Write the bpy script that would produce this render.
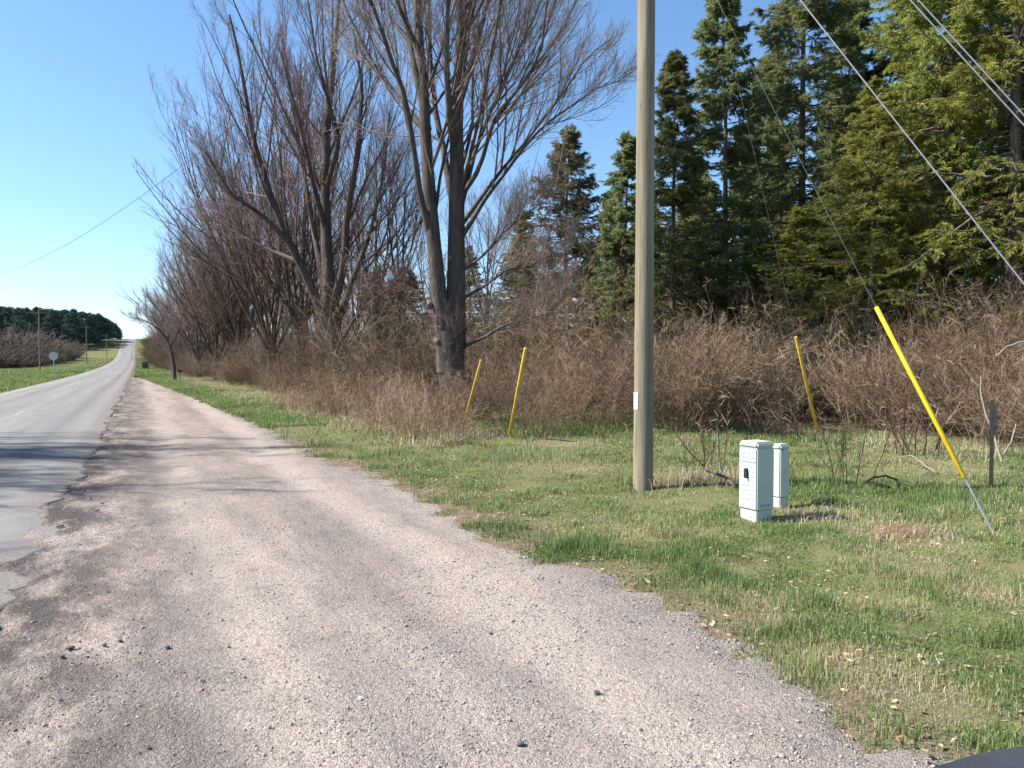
import bpy, bmesh, math
import numpy as np
from mathutils import Vector, Matrix

R = math.radians
C = bpy.context.scene
COL = C.collection
for o in list(bpy.data.objects):
    bpy.data.objects.remove(o)

# ------------------------------------------------------------------ camera, sky, sun, exposure
CAM_H, F = 1.65, 788.0
TILT = math.atan(24 / F)
cam_d = bpy.data.cameras.new('camera')
cam = bpy.data.objects.new('camera', cam_d)
COL.objects.link(cam)
cam_d.sensor_width = 36
cam_d.lens = F / 1024 * 36
cam_d.clip_start, cam_d.clip_end = 0.05, 6000
cam.location = (0, 0, CAM_H)
cam.rotation_euler = (R(90) - TILT, 0, 0)
C.camera = cam

SUN_EL = R(43)
SUN_AZ = math.atan2(-0.998, -0.05)          # measured from +Y towards +X
SV = Vector((math.sin(SUN_AZ) * math.cos(SUN_EL), math.cos(SUN_AZ) * math.cos(SUN_EL), math.sin(SUN_EL)))
w = bpy.data.worlds.new('World')
C.world = w
w.use_nodes = True
nt = w.node_tree
nt.nodes.clear()
sky = nt.nodes.new('ShaderNodeTexSky')
sky.sky_type = 'NISHITA'
sky.sun_disc = False
sky.sun_elevation = SUN_EL
sky.sun_rotation = SUN_AZ % (2 * math.pi)
sky.altitude = 250
sky.air_density = 1.0
sky.dust_density = 0.5
sky.ozone_density = 2.2
bg = nt.nodes.new('ShaderNodeBackground')
bg.inputs[1].default_value = 0.08
out = nt.nodes.new('ShaderNodeOutputWorld')
hs_ = nt.nodes.new('ShaderNodeHueSaturation')
hs_.inputs['Hue'].default_value = 0.488
hs_.inputs['Saturation'].default_value = 1.0
nt.links.new(sky.outputs[0], hs_.inputs['Color'])
tint = nt.nodes.new('ShaderNodeMix')
tint.data_type = 'RGBA'; tint.blend_type = 'MULTIPLY'
tint.inputs[0].default_value = 1
tint.inputs[7].default_value = (0.93, 1.045, 1.25, 1)
nt.links.new(hs_.outputs[0], tint.inputs[6])
nt.links.new(tint.outputs[2], bg.inputs[0])
nt.links.new(bg.outputs[0], out.inputs[0])

sd = bpy.data.lights.new('sun', 'SUN')
sd.energy = 5.0
sd.angle = R(0.5)
sd.color = (1.0, 0.955, 0.88)
so = bpy.data.objects.new('sun', sd)
COL.objects.link(so)
so.rotation_euler = (-SV).to_track_quat('-Z', 'Y').to_euler()
so.location = (-30, 0, 40)

C.view_settings.view_transform = 'Standard'
C.view_settings.look = 'None'
C.view_settings.gamma = 1
C.view_settings.use_curve_mapping = False
C.view_settings.exposure = 1.2
C.cycles.max_bounces = 6
C.cycles.transparent_max_bounces = 8
C.cycles.use_denoising = True
C.cycles.use_adaptive_sampling = True

# ------------------------------------------------------------------ frames of reference
CT, ST = math.cos(TILT), math.sin(TILT)
def ray(px, py):
    x, u = (px - 512) / F, (384 - py) / F
    return np.array([x, CT + u * ST, u * CT - ST])
def P(px, py, d):                            # the point seen at a pixel, d metres ahead
    r = ray(px, py)
    return np.array([0, 0, CAM_H]) + r * (d / r[1])
def G(px, py, z=0.0):                        # the point of the level z seen at a pixel
    r = ray(px, py)
    return np.array([0, 0, CAM_H]) + r * ((z - CAM_H) / r[2])
SX, SY = -0.4288, 0.9034                     # along the road
TX, TY = 0.9034, 0.4288                      # across it, to the right
def st2xy(s, t):
    return s * SX + t * TX, s * SY + t * TY
def xy2st(x, y):
    return x * SX + y * SY, x * TX + y * TY

def hsh(ix, iy, seed):
    h = (ix.astype(np.int64) * 374761393 + iy.astype(np.int64) * 668265263 + seed * 974711) & 0x7fffffff
    h = ((h ^ (h >> 13)) * 1274126177) & 0x7fffffff
    h = h ^ (h >> 16)
    return (h & 0xffff) / 65535.0
def vn(x, y, seed=0):
    x = np.asarray(x, float); y = np.asarray(y, float)
    x, y = np.broadcast_arrays(x, y)
    ix, iy = np.floor(x), np.floor(y)
    fx, fy = x - ix, y - iy
    fx = fx * fx * (3 - 2 * fx); fy = fy * fy * (3 - 2 * fy)
    a, b = hsh(ix, iy, seed), hsh(ix + 1, iy, seed)
    c, d = hsh(ix, iy + 1, seed), hsh(ix + 1, iy + 1, seed)
    return (a * (1 - fx) + b * fx) * (1 - fy) + (c * (1 - fx) + d * fx) * fy
def fbm(x, y, seed=0, n=3):
    v, a, s = 0, 0.5, 0
    for i in range(n):
        v = v + a * vn(x * 2 ** i, y * 2 ** i, seed + i * 7); s += a; a *= 0.5
    return v / s
def sstep(a, b, x):
    k = np.clip((x - a) / (b - a), 0, 1)
    return k * k * (3 - 2 * k)

_ps = np.array([-5000, -300, 0, 90, 130, 170, 210, 250, 285, 320, 350, 386, 410, 440, 480, 600, 900, 6000.])
_pz = np.array([0, 0, 0, -0.05, 0.05, 0.3, 0.75, 1.4, 2.5, 4.5, 6.9, 10.4, 11.6, 11.9, 11.5, 9.0, 3.0, 0.])
def prof(s):
    s = np.asarray(s, float)
    v = 0
    for k in (-12, -6, 0, 6, 12):
        v = v + np.interp(s + k, _ps, _pz)
    return v / 5
_es = np.array([-80, 0, 3, 7, 11, 17, 26, 37, 50, 62, 78, 95, 6000.])
_et = np.array([3.22, 3.18, 3.16, 3.1, 3.12, 2.9, 2.62, 2.35, 1.78, 1.25, 0.5, -0.5, -0.55])
def edge(s):
    s = np.asarray(s, float)
    n = (vn(s * 0.8, s * 0 + 3.3, 5) - .5) * 0.35 + (vn(s * 3.1, s * 0 + 1.3, 6) - .5) * 0.22 + (vn(s * 9, s * 0, 8) - .5) * .10
    return np.interp(s, _es, _et) + n * np.clip(1.2 - s / 60, .15, 1)
def ground_z(s, t):
    s = np.asarray(s, float); t = np.asarray(t, float)
    e = edge(s)
    lawn = sstep(-0.38, 0.05, t - e)
    left = sstep(6.3, 7.4, -t)
    m = np.maximum(lawn, left)
    near = np.clip(1.3 - np.hypot(s, t) / 90, 0, 1)
    bumps = ((fbm(s * .55, t * .55, 21) - .5) * .20 + (vn(s * 2.3, t * 2.3, 22) - .5) * .055 + (vn(s * 6, t * 6, 23) - .5) * .025)
    lip = -.015 * sstep(.6, 0, t - e)
    return prof(s) - 0.07 + m * (0.065 + near * (bumps * sstep(0, 1.2, np.maximum(t - e, -t - 7)) + lip))
def gz(x, y):
    s, t = xy2st(x, y)
    return float(ground_z(s, t))

# ------------------------------------------------------------------ mesh helpers
class MB:
    def __init__(self):
        self.v, self.q, self.t, self.rq, self.rt, self.n = [], [], [], [], [], 0
    def add(self, v, q=None, t=None, rnd=None):
        v = np.asarray(v, float).reshape(-1, 3)
        if q is not None and len(q):
            self.q.append(np.asarray(q, np.int64) + self.n)
            self.rq.append(np.full(len(q), .5) if rnd is None else np.broadcast_to(rnd, (len(q),)))
        if t is not None and len(t):
            self.t.append(np.asarray(t, np.int64) + self.n)
            self.rt.append(np.full(len(t), .5) if rnd is None else np.broadcast_to(rnd, (len(t),)))
        self.v.append(v); self.n += len(v)
        return self
    def arrays(self):
        z = lambda l, k: np.concatenate(l) if l else np.zeros((0, k), np.int64)
        return (np.concatenate(self.v), z(self.q, 4), z(self.t, 3),
                np.concatenate(self.rq) if self.rq else np.zeros(0), np.concatenate(self.rt) if self.rt else np.zeros(0))
    def place(self, arr, M, shift, rshift=0):
        v, q, t, rq, rt = arr
        vv = v @ np.asarray(M).T + np.asarray(shift)
        if len(q): self.q.append(q + self.n); self.rq.append(np.clip(rq + rshift, 0, 1))
        if len(t): self.t.append(t + self.n); self.rt.append(np.clip(rt + rshift, 0, 1))
        self.v.append(vv); self.n += len(vv)
    def mesh(self, name, smooth=False):
        v, q, t, rq, rt = self.arrays()
        me = bpy.data.meshes.new(name)
        me.vertices.add(len(v)); me.vertices.foreach_set('co', v.astype(np.float32).ravel())
        nl = len(q) * 4 + len(t) * 3
        me.loops.add(nl); me.loops.foreach_set('vertex_index', np.concatenate([q.ravel(), t.ravel()]).astype(np.int32))
        me.polygons.add(len(q) + len(t))
        ls = np.concatenate([np.arange(len(q)) * 4, len(q) * 4 + np.arange(len(t)) * 3]).astype(np.int32)
        me.polygons.foreach_set('loop_start', ls)
        me.polygons.foreach_set('use_smooth', np.full(len(ls), smooth, bool))
        a = me.attributes.new('rnd', 'FLOAT', 'FACE')
        a.data.foreach_set('value', np.concatenate([rq, rt]).astype(np.float32))
        me.update(calc_edges=True)
        return me
    def build(self, name, m, parent=None, smooth=False):
        return link(name, self.mesh(name, smooth), m, parent)

def link(name, me, m, parent=None):
    o = bpy.data.objects.new(name, me)
    COL.objects.link(o)
    if m is not None and me is not None and not me.materials: me.materials.append(m)
    if parent is not None: o.parent = parent
    return o
def tag(o, label, cat, group=None, kind=None):
    o['label'] = label; o['category'] = cat
    if group: o['group'] = group
    if kind: o['kind'] = kind
    return o
def empty(name, loc, label, cat, group=None, rz=0):
    o = bpy.data.objects.new(name, None)
    COL.objects.link(o)
    o.location = loc; o.rotation_euler = (0, 0, rz); o.empty_display_size = .2
    return tag(o, label, cat, group)
def copy_tree(o, parent=None):
    c = o.copy(); COL.objects.link(c)
    if parent is not None: c.parent = parent
    for ch in list(o.children): copy_tree(ch, c)
    return c
def nrm(a):
    return a / np.maximum(np.linalg.norm(a, axis=-1, keepdims=True), 1e-9)

def tubes(mb, Pn, Rn, m=3, rnd=None, cap=False):
    Pn = np.asarray(Pn, float); Rn = np.asarray(Rn, float)
    N, K = Pn.shape[:2]
    T = nrm(np.gradient(Pn, axis=1))
    mean = nrm(Pn[:, -1] - Pn[:, 0])
    ref = np.where(np.abs(mean[:, 2:3]) > .8, np.array([[1., 0.13, 0]]), np.array([[0., 0.1, 1.]]))[:, None, :]
    U = nrm(np.cross(T, ref)); V = np.cross(T, U)
    a = np.arange(m) / m * 2 * np.pi
    ring = Pn[:, :, None, :] + Rn[:, :, None, None] * (np.cos(a)[None, None, :, None] * U[:, :, None, :] + np.sin(a)[None, None, :, None] * V[:, :, None, :])
    base = (np.arange(N) * K * m)[:, None, None] + (np.arange(K - 1) * m)[None, :, None]
    j = np.arange(m)[None, None, :]; j2 = (np.arange(m) + 1)[None, None, :] % m
    q = np.stack(np.broadcast_arrays(base + j, base + j2, base + m + j2, base + m + j), -1).reshape(-1, 4)
    r = None if rnd is None else np.repeat(np.broadcast_to(rnd, (N,)), (K - 1) * m)
    vv = ring.reshape(-1, 3)
    mb.add(vv, q, None, r)
    if cap:
        n0 = mb.n
        for b in range(N):
            for e, k in ((0, 0), (1, K - 1)):
                ids = np.arange(m)
                c = Pn[b, k][None]
                rv = ring[b, k]
                tri = np.stack([np.full(m, m), (ids + 1) % m if e == 0 else ids, ids if e == 0 else (ids + 1) % m], 1)
                mb.add(np.concatenate([rv, c]), None, tri, None if rnd is None else np.full(m, rnd if np.isscalar(rnd) else rnd[b]))
    return mb

def resample(pts, k):
    pts = np.asarray(pts, float)
    L = np.concatenate([[0], np.cumsum(np.linalg.norm(np.diff(pts, axis=0), axis=1))])
    u = np.linspace(0, L[-1], k)
    return np.stack([np.interp(u, L, pts[:, i]) for i in range(pts.shape[1])], 1)

def kids(rs, Pn, Rn, n, u0, u1, ang, lenf, rf, k, up, wob, lmin=.15, flat=0.0, angv=.25, rmin=.004, uexp=1.15):
    """n children along every parent: polylines and radii"""
    N, K = Pn.shape[:2]
    u = u0 + (u1 - u0) * (np.arange(n)[None] + rs.uniform(0, 1, (N, n))) / n
    f = u * (K - 1); i = np.minimum(f.astype(int), K - 2); fr = (f - i)[..., None]
    b = np.arange(N)[:, None]
    S = Pn[b, i] * (1 - fr) + Pn[b, i + 1] * fr
    r = Rn[b, i] * (1 - fr[..., 0]) + Rn[b, i + 1] * fr[..., 0]
    T = nrm(Pn[b, i + 1] - Pn[b, i])
    rv = rs.normal(size=(N, n, 3)); rv[..., 2] *= (1 - flat)
    pv = nrm(rv - (rv * T).sum(-1, keepdims=True) * T)
    a = (ang + rs.normal(size=(N, n)) * angv)[..., None]
    D = nrm(T * np.cos(a) + pv * np.sin(a))
    plen = np.linalg.norm(np.diff(Pn, axis=1), axis=2).sum(1)[:, None]
    L = np.maximum(plen * lenf * (uexp - u) * rs.uniform(.65, 1.35, (N, n)), lmin)
    D = D.reshape(-1, 3); S = S.reshape(-1, 3); L = L.ravel(); r = r.ravel()
    Q = [S]; d = D
    for j in range(k - 1):
        d = nrm(d + np.array([0, 0, up]) + rs.normal(size=d.shape) * wob)
        Q.append(Q[-1] + d * (L / (k - 1))[:, None])
    Q = np.stack(Q, 1)
    r0 = np.clip(np.minimum(r * .72, L * rf), rmin, None)
    RR = r0[:, None] * np.linspace(1, .32, k)[None]
    return Q, np.maximum(RR, rmin * .8)

# ------------------------------------------------------------------ materials
def mat(name, rough=.8, spec=.3):
    m = bpy.data.materials.new(name)
    m.use_nodes = True
    n = m.node_tree
    b = n.nodes['Principled BSDF']
    b.inputs['Roughness'].default_value = rough
    b.inputs['Specular IOR Level'].default_value = spec
    return m, n, b
def N_(n, t, **kw):
    x = n.nodes.new(t)
    for k, v in kw.items(): setattr(x, k, v)
    return x
def ramp(n, src, stops):
    r = N_(n, 'ShaderNodeValToRGB')
    e = r.color_ramp.elements
    while len(e) < len(stops): e.new(.5)
    for i, (p, c) in enumerate(stops):
        e[i].position = p; e[i].color = (*c, 1) if len(c) == 3 else c
    n.links.new(src, r.inputs[0])
    return r.outputs[0]
def noise(n, vec, scale, detail=4, rough=.55, out='Fac'):
    x = N_(n, 'ShaderNodeTexNoise')
    x.inputs['Scale'].default_value = scale; x.inputs['Detail'].default_value = detail; x.inputs['Roughness'].default_value = rough
    if vec is not None: n.links.new(vec, x.inputs['Vector'])
    return x.outputs[out]
def mixc(n, fac, a, b, mode='MIX'):
    x = N_(n, 'ShaderNodeMix', data_type='RGBA', blend_type=mode)
    for s, v in ((0, fac), (6, a), (7, b)):
        if hasattr(v, 'is_linked'): n.links.new(v, x.inputs[s])
        else: x.inputs[s].default_value = v if s == 0 else ((*v, 1) if len(v) == 3 else v)
    return x.outputs[2]
def math_(n, op, a, b=None, c=None, clamp=False):
    x = N_(n, 'ShaderNodeMath', operation=op, use_clamp=clamp)
    for i, v in enumerate((a, b, c)):
        if v is None: continue
        if hasattr(v, 'is_linked'): n.links.new(v, x.inputs[i])
        else: x.inputs[i].default_value = v
    return x.outputs[0]
def mrange(n, v, a, b, lo=0, hi=1):
    x = N_(n, 'ShaderNodeMapRange')
    n.links.new(v, x.inputs[0])
    for i, k in enumerate((a, b, lo, hi)): x.inputs[i + 1].default_value = k
    return x.outputs[0]
def mapped(n, src, scale):
    x = N_(n, 'ShaderNodeMapping'); x.inputs['Scale'].default_value = scale
    n.links.new(src, x.inputs['Vector'])
    return x.outputs[0]
def coords(n, out='Object'):
    return N_(n, 'ShaderNodeTexCoord').outputs[out]
def bump(n, b, h, strength, dist):
    x = N_(n, 'ShaderNodeBump'); x.inputs['Strength'].default_value = strength; x.inputs['Distance'].default_value = dist
    n.links.new(h, x.inputs['Height']); n.links.new(x.outputs[0], b.inputs['Normal'])
def attr(n, name='rnd'):
    return N_(n, 'ShaderNodeAttribute', attribute_name=name).outputs['Fac']
def base(n, b, c):
    n.links.new(c, b.inputs['Base Color'])

def simple(name, col, rough=.6, spec=.4, var=.12, scale=6, metal=0):
    m, n, b = mat(name, rough, spec)
    v = noise(n, coords(n), scale, 5)
    lo = tuple(max(c * (1 - var), 0) for c in col); hi = tuple(min(c * (1 + var), 1) for c in col)
    base(n, b, ramp(n, v, [(.3, lo), (.7, hi)]))
    b.inputs['Metallic'].default_value = metal
    return m

def m_asphalt():
    m, n, b = mat('asphalt', .95, .0)
    uv = coords(n, 'UV')
    sx = N_(n, 'ShaderNodeSeparateXYZ'); n.links.new(uv, sx.inputs[0])
    s, t = sx.outputs[0], sx.outputs[1]
    big = noise(n, mapped(n, uv, (.05, 1.6, 1)), 1.0, 6)
    mid = noise(n, uv, 2.2, 5, .6)
    fine = noise(n, uv, 55, 3, .7)
    c = ramp(n, big, [(.3, (.155, .148, .142)), (.7, (.235, .224, .212))])
    c = mixc(n, mrange(n, mid, .35, .75, 0, .5), c, (.24, .232, .225))
    # wheel tracks rubbed darker
    for tc, wd, amt in ((-1.75, .42, .55), (-.95, .25, .2), (-4.6, .5, .25)):
        d = math_(n, 'ABSOLUTE', math_(n, 'SUBTRACT', t, tc))
        d = math_(n, 'ADD', d, math_(n, 'MULTIPLY', math_(n, 'SUBTRACT', noise(n, mapped(n, uv, (.25, 1.2, 1)), 1, 3), .5), .35))
        c = mixc(n, mrange(n, d, 0, wd, amt, 0), c, (.085, .085, .092))
    # cracks
    v = N_(n, 'ShaderNodeTexVoronoi', feature='DISTANCE_TO_EDGE'); v.inputs['Scale'].default_value = .55
    wv = N_(n, 'ShaderNodeVectorMath', operation='ADD')
    n.links.new(uv, wv.inputs[0])
    nz = noise(n, uv, 1.3, 4, .6, 'Color'); n.links.new(nz, wv.inputs[1])
    n.links.new(wv.outputs[0], v.inputs['Vector'])
    crack = math_(n, 'MULTIPLY', mrange(n, v.outputs[0], .0, .022, 1, 0), mrange(n, noise(n, uv, .4, 2), .48, .62, 0, .6))
    c = mixc(n, crack, c, (.06, .06, .06))
    c = mixc(n, mrange(n, fine, .3, .75, 0, .45), c, (.27, .262, .252))
    te = attr(n, 'te')
    te = math_(n, 'ADD', te, math_(n, 'MULTIPLY', math_(n, 'SUBTRACT', noise(n, uv, 2.6, 6, .75), .5), 1.3))
    dust = ramp(n, noise(n, uv, 30, 4, .7), [(.3, (.10, .092, .088)), (.55, (.22, .195, .175)), (.75, (.33, .29, .255))])
    c = mixc(n, mrange(n, te, -.42, -.05, 0, .95), c, dust)
    base(n, b, c)
    bump(n, b, fine, .5, .006)
    return m

def m_gravel():
    m, n, b = mat('gravel', .97, .0)
    uv = coords(n, 'UV')
    sx = N_(n, 'ShaderNodeSeparateXYZ'); n.links.new(uv, sx.inputs[0])
    s, t = sx.outputs[0], sx.outputs[1]
    big = noise(n, mapped(n, uv, (.16, .8, 1)), 1.0, 6, .62)
    c = ramp(n, big, [(.32, (.195, .170, .153)), (.5, (.262, .225, .200)), (.68, (.355, .303, .264))])
    mid = noise(n, mapped(n, uv, (.9, 1.6, 1)), 1.7, 6, .65)
    c = mixc(n, mrange(n, mid, .48, .68, 0, .42), c, (.15, .135, .13))
    # tan dust where wheels have pressed the fines
    c = mixc(n, mrange(n, noise(n, mapped(n, uv, (.18, 1.0, 1)), 1.3, 3), .52, .68, 0, .6), c, (.37, .30, .25))
    for tc, wd in ((.55, .42), (2.15, .38)):
        d_ = math_(n, 'ABSOLUTE', math_(n, 'SUBTRACT', math_(n, 'ADD', t, math_(n, 'MULTIPLY', math_(n, 'SUBTRACT', noise(n, mapped(n, uv, (.22, .5, 1)), 1, 4), .5), .9)), tc))
        c = mixc(n, mrange(n, d_, wd * .3, wd, .6, 0), c, (.36, .31, .268))
    # crumbled asphalt along the edge of the carriageway
    near = mrange(n, t, -.6, .9, 1, 0)
    near = math_(n, 'MULTIPLY', near, mrange(n, noise(n, mapped(n, uv, (.7, 1.5, 1)), 1.3, 6, .75), .40, .56, 0, 1), clamp=True)
    c = mixc(n, math_(n, 'MULTIPLY', near, .92), c, (.07, .066, .066))
    v1 = N_(n, 'ShaderNodeTexVoronoi'); v1.inputs['Scale'].default_value = 130; n.links.new(uv, v1.inputs['Vector'])
    v2 = N_(n, 'ShaderNodeTexVoronoi'); v2.inputs['Scale'].default_value = 40; n.links.new(uv, v2.inputs['Vector'])
    hs = N_(n, 'ShaderNodeSeparateXYZ'); n.links.new(v1.outputs['Color'], hs.inputs[0])
    h2 = N_(n, 'ShaderNodeSeparateXYZ'); n.links.new(v2.outputs['Color'], h2.inputs[0])
    c = mixc(n, .72, c, ramp(n, hs.outputs[0], [(0, (.26, .26, .28)), (.3, (.44, .43, .43)), (.75, (.56, .54, .52)), (1, (.86, .80, .75))]), 'OVERLAY')
    c = mixc(n, mrange(n, h2.outputs[1], .93, .94, 0, .6), c, (.12, .11, .11))
    base(n, b, c)
    h = math_(n, 'ADD', math_(n, 'MULTIPLY', v1.outputs[0], -.5), math_(n, 'MULTIPLY', v2.outputs[0], -.6))
    h = math_(n, 'ADD', h, math_(n, 'MULTIPLY', noise(n, uv, 9, 5, .65), 1.2))
    bump(n, b, h, .65, .02)
    return m

def m_ground():
    m, n, b = mat('turf_soil', .97, .0)
    uv = coords(n, 'UV')
    a = noise(n, uv, .35, 5, .6)
    f = noise(n, uv, 7, 5, .7)
    f2 = noise(n, uv, 38, 3, .7)
    c = ramp(n, a, [(.32, (.105, .13, .05)), (.5, (.155, .16, .072)), (.68, (.24, .20, .12))])
    c = mixc(n, mrange(n, f, .5, .72, 0, .75), c, (.27, .21, .12))
    c = mixc(n, mrange(n, noise(n, uv, 2.3, 4, .7), .56, .68, 0, .8), c, (.14, .10, .07))
    c = mixc(n, mrange(n, f2, .35, .7, 0, .45), c, (.05, .065, .02))
    te = attr(n, 'te')
    te = math_(n, 'ADD', te, math_(n, 'MULTIPLY', math_(n, 'SUBTRACT', noise(n, uv, 1.6, 5, .7), .5), 1.6))
    soil = ramp(n, noise(n, uv, 11, 5, .7), [(.3, (.10, .07, .05)), (.6, (.19, .145, .105)), (.8, (.30, .24, .165))])
    c = mixc(n, mrange(n, te, .05, .75, .95, 0), c, soil)
    base(n, b, c)
    bump(n, b, f2, .6, .03)
    return m

def m_blade():
    m, n, b = mat('grass_blades', .6, .25)
    r = attr(n)
    c = ramp(n, r, [(0, (.06, .11, .026)), (.22, (.115, .185, .05)), (.42, (.185, .26, .085)), (.58, (.28, .30, .135)), (.74, (.37, .31, .18)), (1, (.56, .48, .33))])
    base(n, b, c)
    t = N_(n, 'ShaderNodeBsdfTranslucent'); n.links.new(c, t.inputs[0])
    mx = N_(n, 'ShaderNodeMixShader'); mx.inputs[0].default_value = .35
    n.links.new(b.outputs[0], mx.inputs[1]); n.links.new(t.outputs[0], mx.inputs[2])
    n.links.new(mx.outputs[0], n.nodes['Material Output'].inputs[0])
    return m
def m_bark(name, dark, light, scale=5):
    m, n, b = mat(name, .9, .15)
    oc = coords(n)
    v = noise(n, mapped(n, oc, (scale, scale, scale * .18)), 1.6, 6, .7)
    v2 = noise(n, oc, .9, 3)
    c = ramp(n, v, [(.32, dark), (.68, light)])
    c = mixc(n, mrange(n, v2, .4, .7, 0, .4), c, tuple(x * .7 for x in dark))
    base(n, b, c)
    bump(n, b, v, .9, .05)
    return m
def m_rnd(name, stops, rough=.85, transl=0, objvar=0):
    m, n, b = mat(name, rough, .2)
    c = ramp(n, attr(n), stops)
    if objvar:
        oi = N_(n, 'ShaderNodeObjectInfo')
        hsv = N_(n, 'ShaderNodeHueSaturation')
        n.links.new(c, hsv.inputs['Color'])
        n.links.new(mrange(n, oi.outputs['Random'], 0, 1, 1 - objvar, 1 + objvar), hsv.inputs['Value'])
        n.links.new(mrange(n, oi.outputs['Random'], 0, 1, .485, .515), hsv.inputs['Hue'])
        c = hsv.outputs[0]
    base(n, b, c)
    if transl:
        t = N_(n, 'ShaderNodeBsdfTranslucent'); n.links.new(c, t.inputs[0])
        mx = N_(n, 'ShaderNodeMixShader'); mx.inputs[0].default_value = transl
        n.links.new(b.outputs[0], mx.inputs[1]); n.links.new(t.outputs[0], mx.inputs[2])
        n.links.new(mx.outputs[0], n.nodes['Material Output'].inputs[0])
    return m
def m_pole():
    m, n, b = mat('pole_wood', .85, .2)
    oc = coords(n)
    v = noise(n, mapped(n, oc, (28, 28, .7)), 1, 5, .7)
    v2 = noise(n, mapped(n, oc, (9, 9, .4)), 1, 4)
    c = ramp(n, v, [(.3, (.115, .09, .06)), (.5, (.25, .205, .14)), (.75, (.37, .315, .225))])
    c = mixc(n, mrange(n, v2, .42, .62, 0, .8), c, (.165, .15, .105))
    ck = noise(n, mapped(n, oc, (16, 16, .25)), 1, 2, .5)
    c = mixc(n, mrange(n, math_(n, 'ABSOLUTE', math_(n, 'SUBTRACT', ck, .5)), 0, .012, .75, 0), c, (.05, .042, .03))
    st_ = noise(n, mapped(n, oc, (3, 3, 1.1)), 1, 5, .7)
    c = mixc(n, mrange(n, st_, .56, .7, 0, .5), c, (.15, .13, .09))
    base(n, b, c)
    bump(n, b, v, .35, .003)
    return m

M_ASPH, M_GRAV, M_GND, M_BLADE, M_POLE = m_asphalt(), m_gravel(), m_ground(), m_blade(), m_pole()
M_BARK = m_bark('maple_bark', (.045, .038, .034), (.15, .128, .115))
M_BARK2 = m_bark('grey_brown_bark', (.055, .042, .037), (.14, .113, .098))
M_TWIG = m_rnd('bare_twigs', [(0, (.15, .105, .088)), (.5, (.27, .19, .158)), (1, (.42, .31, .26))], objvar=.12)
M_CONBARK = m_bark('conifer_bark', (.075, .06, .05), (.2, .165, .14), 7)
M_NEEDLE = m_rnd('conifer_needles', [(0, (.11, .135, .062)), (.35, (.185, .22, .092)), (.65, (.26, .285, .115)), (1, (.36, .36, .17))], .6, .55, .15)
M_NEEDLE_Y = m_rnd('sunny_cedar_sprays', [(0, (.13, .155, .04)), (.35, (.225, .255, .06)), (.65, (.32, .335, .08)), (1, (.43, .42, .14))], .6, .55, .06)
M_NEEDLE_B = m_rnd('browned_spruce_needles', [(0, (.10, .105, .06)), (.4, (.19, .175, .095)), (.75, (.28, .225, .14)), (1, (.36, .29, .20))], .7, .5, .1)
M_BRUSH = m_rnd('brush_twigs', [(0, (.065, .041, .028)), (.4, (.145, .096, .063)), (.75, (.245, .172, .112)), (1, (.38, .295, .20))])
M_DRY = m_rnd('dry_stalks', [(0, (.16, .095, .065)), (.5, (.30, .20, .135)), (1, (.5, .38, .26))])
M_STONE = m_rnd('loose_stones', [(0, (.10, .095, .095)), (.35, (.27, .245, .23)), (.75, (.33, .295, .27)), (1, (.46, .42, .385))])
M_FARPINE = m_rnd('far_pine_needles', [(0, (.05, .08, .07)), (.5, (.085, .13, .105)), (1, (.135, .185, .14))], .8, .15)
M_FARBRUSH = m_rnd('far_bare_brush', [(0, (.085, .066, .055)), (.5, (.14, .108, .085)), (1, (.22, .175, .135))])
M_WHITE_PALE = simple('weathered_wood', (.22, .19, .155), .8, .2, .2, 9)
M_YEL = simple('yellow_plastic', (.74, .49, .02), .5, .35, .16, 14)
M_YEL2 = simple('faded_yellow_plastic', (.55, .36, .05), .6, .3, .22, 9)
M_STEEL = simple('galvanised_steel', (.42, .43, .45), .45, .5, .12, 20, .6)
M_STRAND = simple('aged_guy_strand', (.22, .22, .22), .7, .2, .1, 20, .2)
M_CAB = simple('pale_green_enamel', (.43, .485, .42), .45, .4, .07, 4)
M_CABD = simple('dark_vent_slots', (.26, .33, .33), .7, .2, .1, 10)
M_BLACK = simple('dark_plastic', (.02, .02, .022), .5, .4, .2, 10)
M_LABEL = simple('white_tag', (.8, .8, .8), .5, .4, .05, 10)
M_INK = simple('faded_ink', (.3, .3, .32), .7, .2, .1, 10)
M_SIGN = simple('grey_sign_back', (.50, .50, .52), .5, .4, .08, 3)
M_WOODPOST = simple('brown_post_wood', (.22, .15, .10), .85, .2, .3, 14)
M_DIRT = simple('reddish_dirt', (.16, .105, .068), .95, .1, .35, 9)
M_PAINT = simple('worn_white_paint', (.30, .30, .29), .9, .0, .3, 5)

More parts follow.
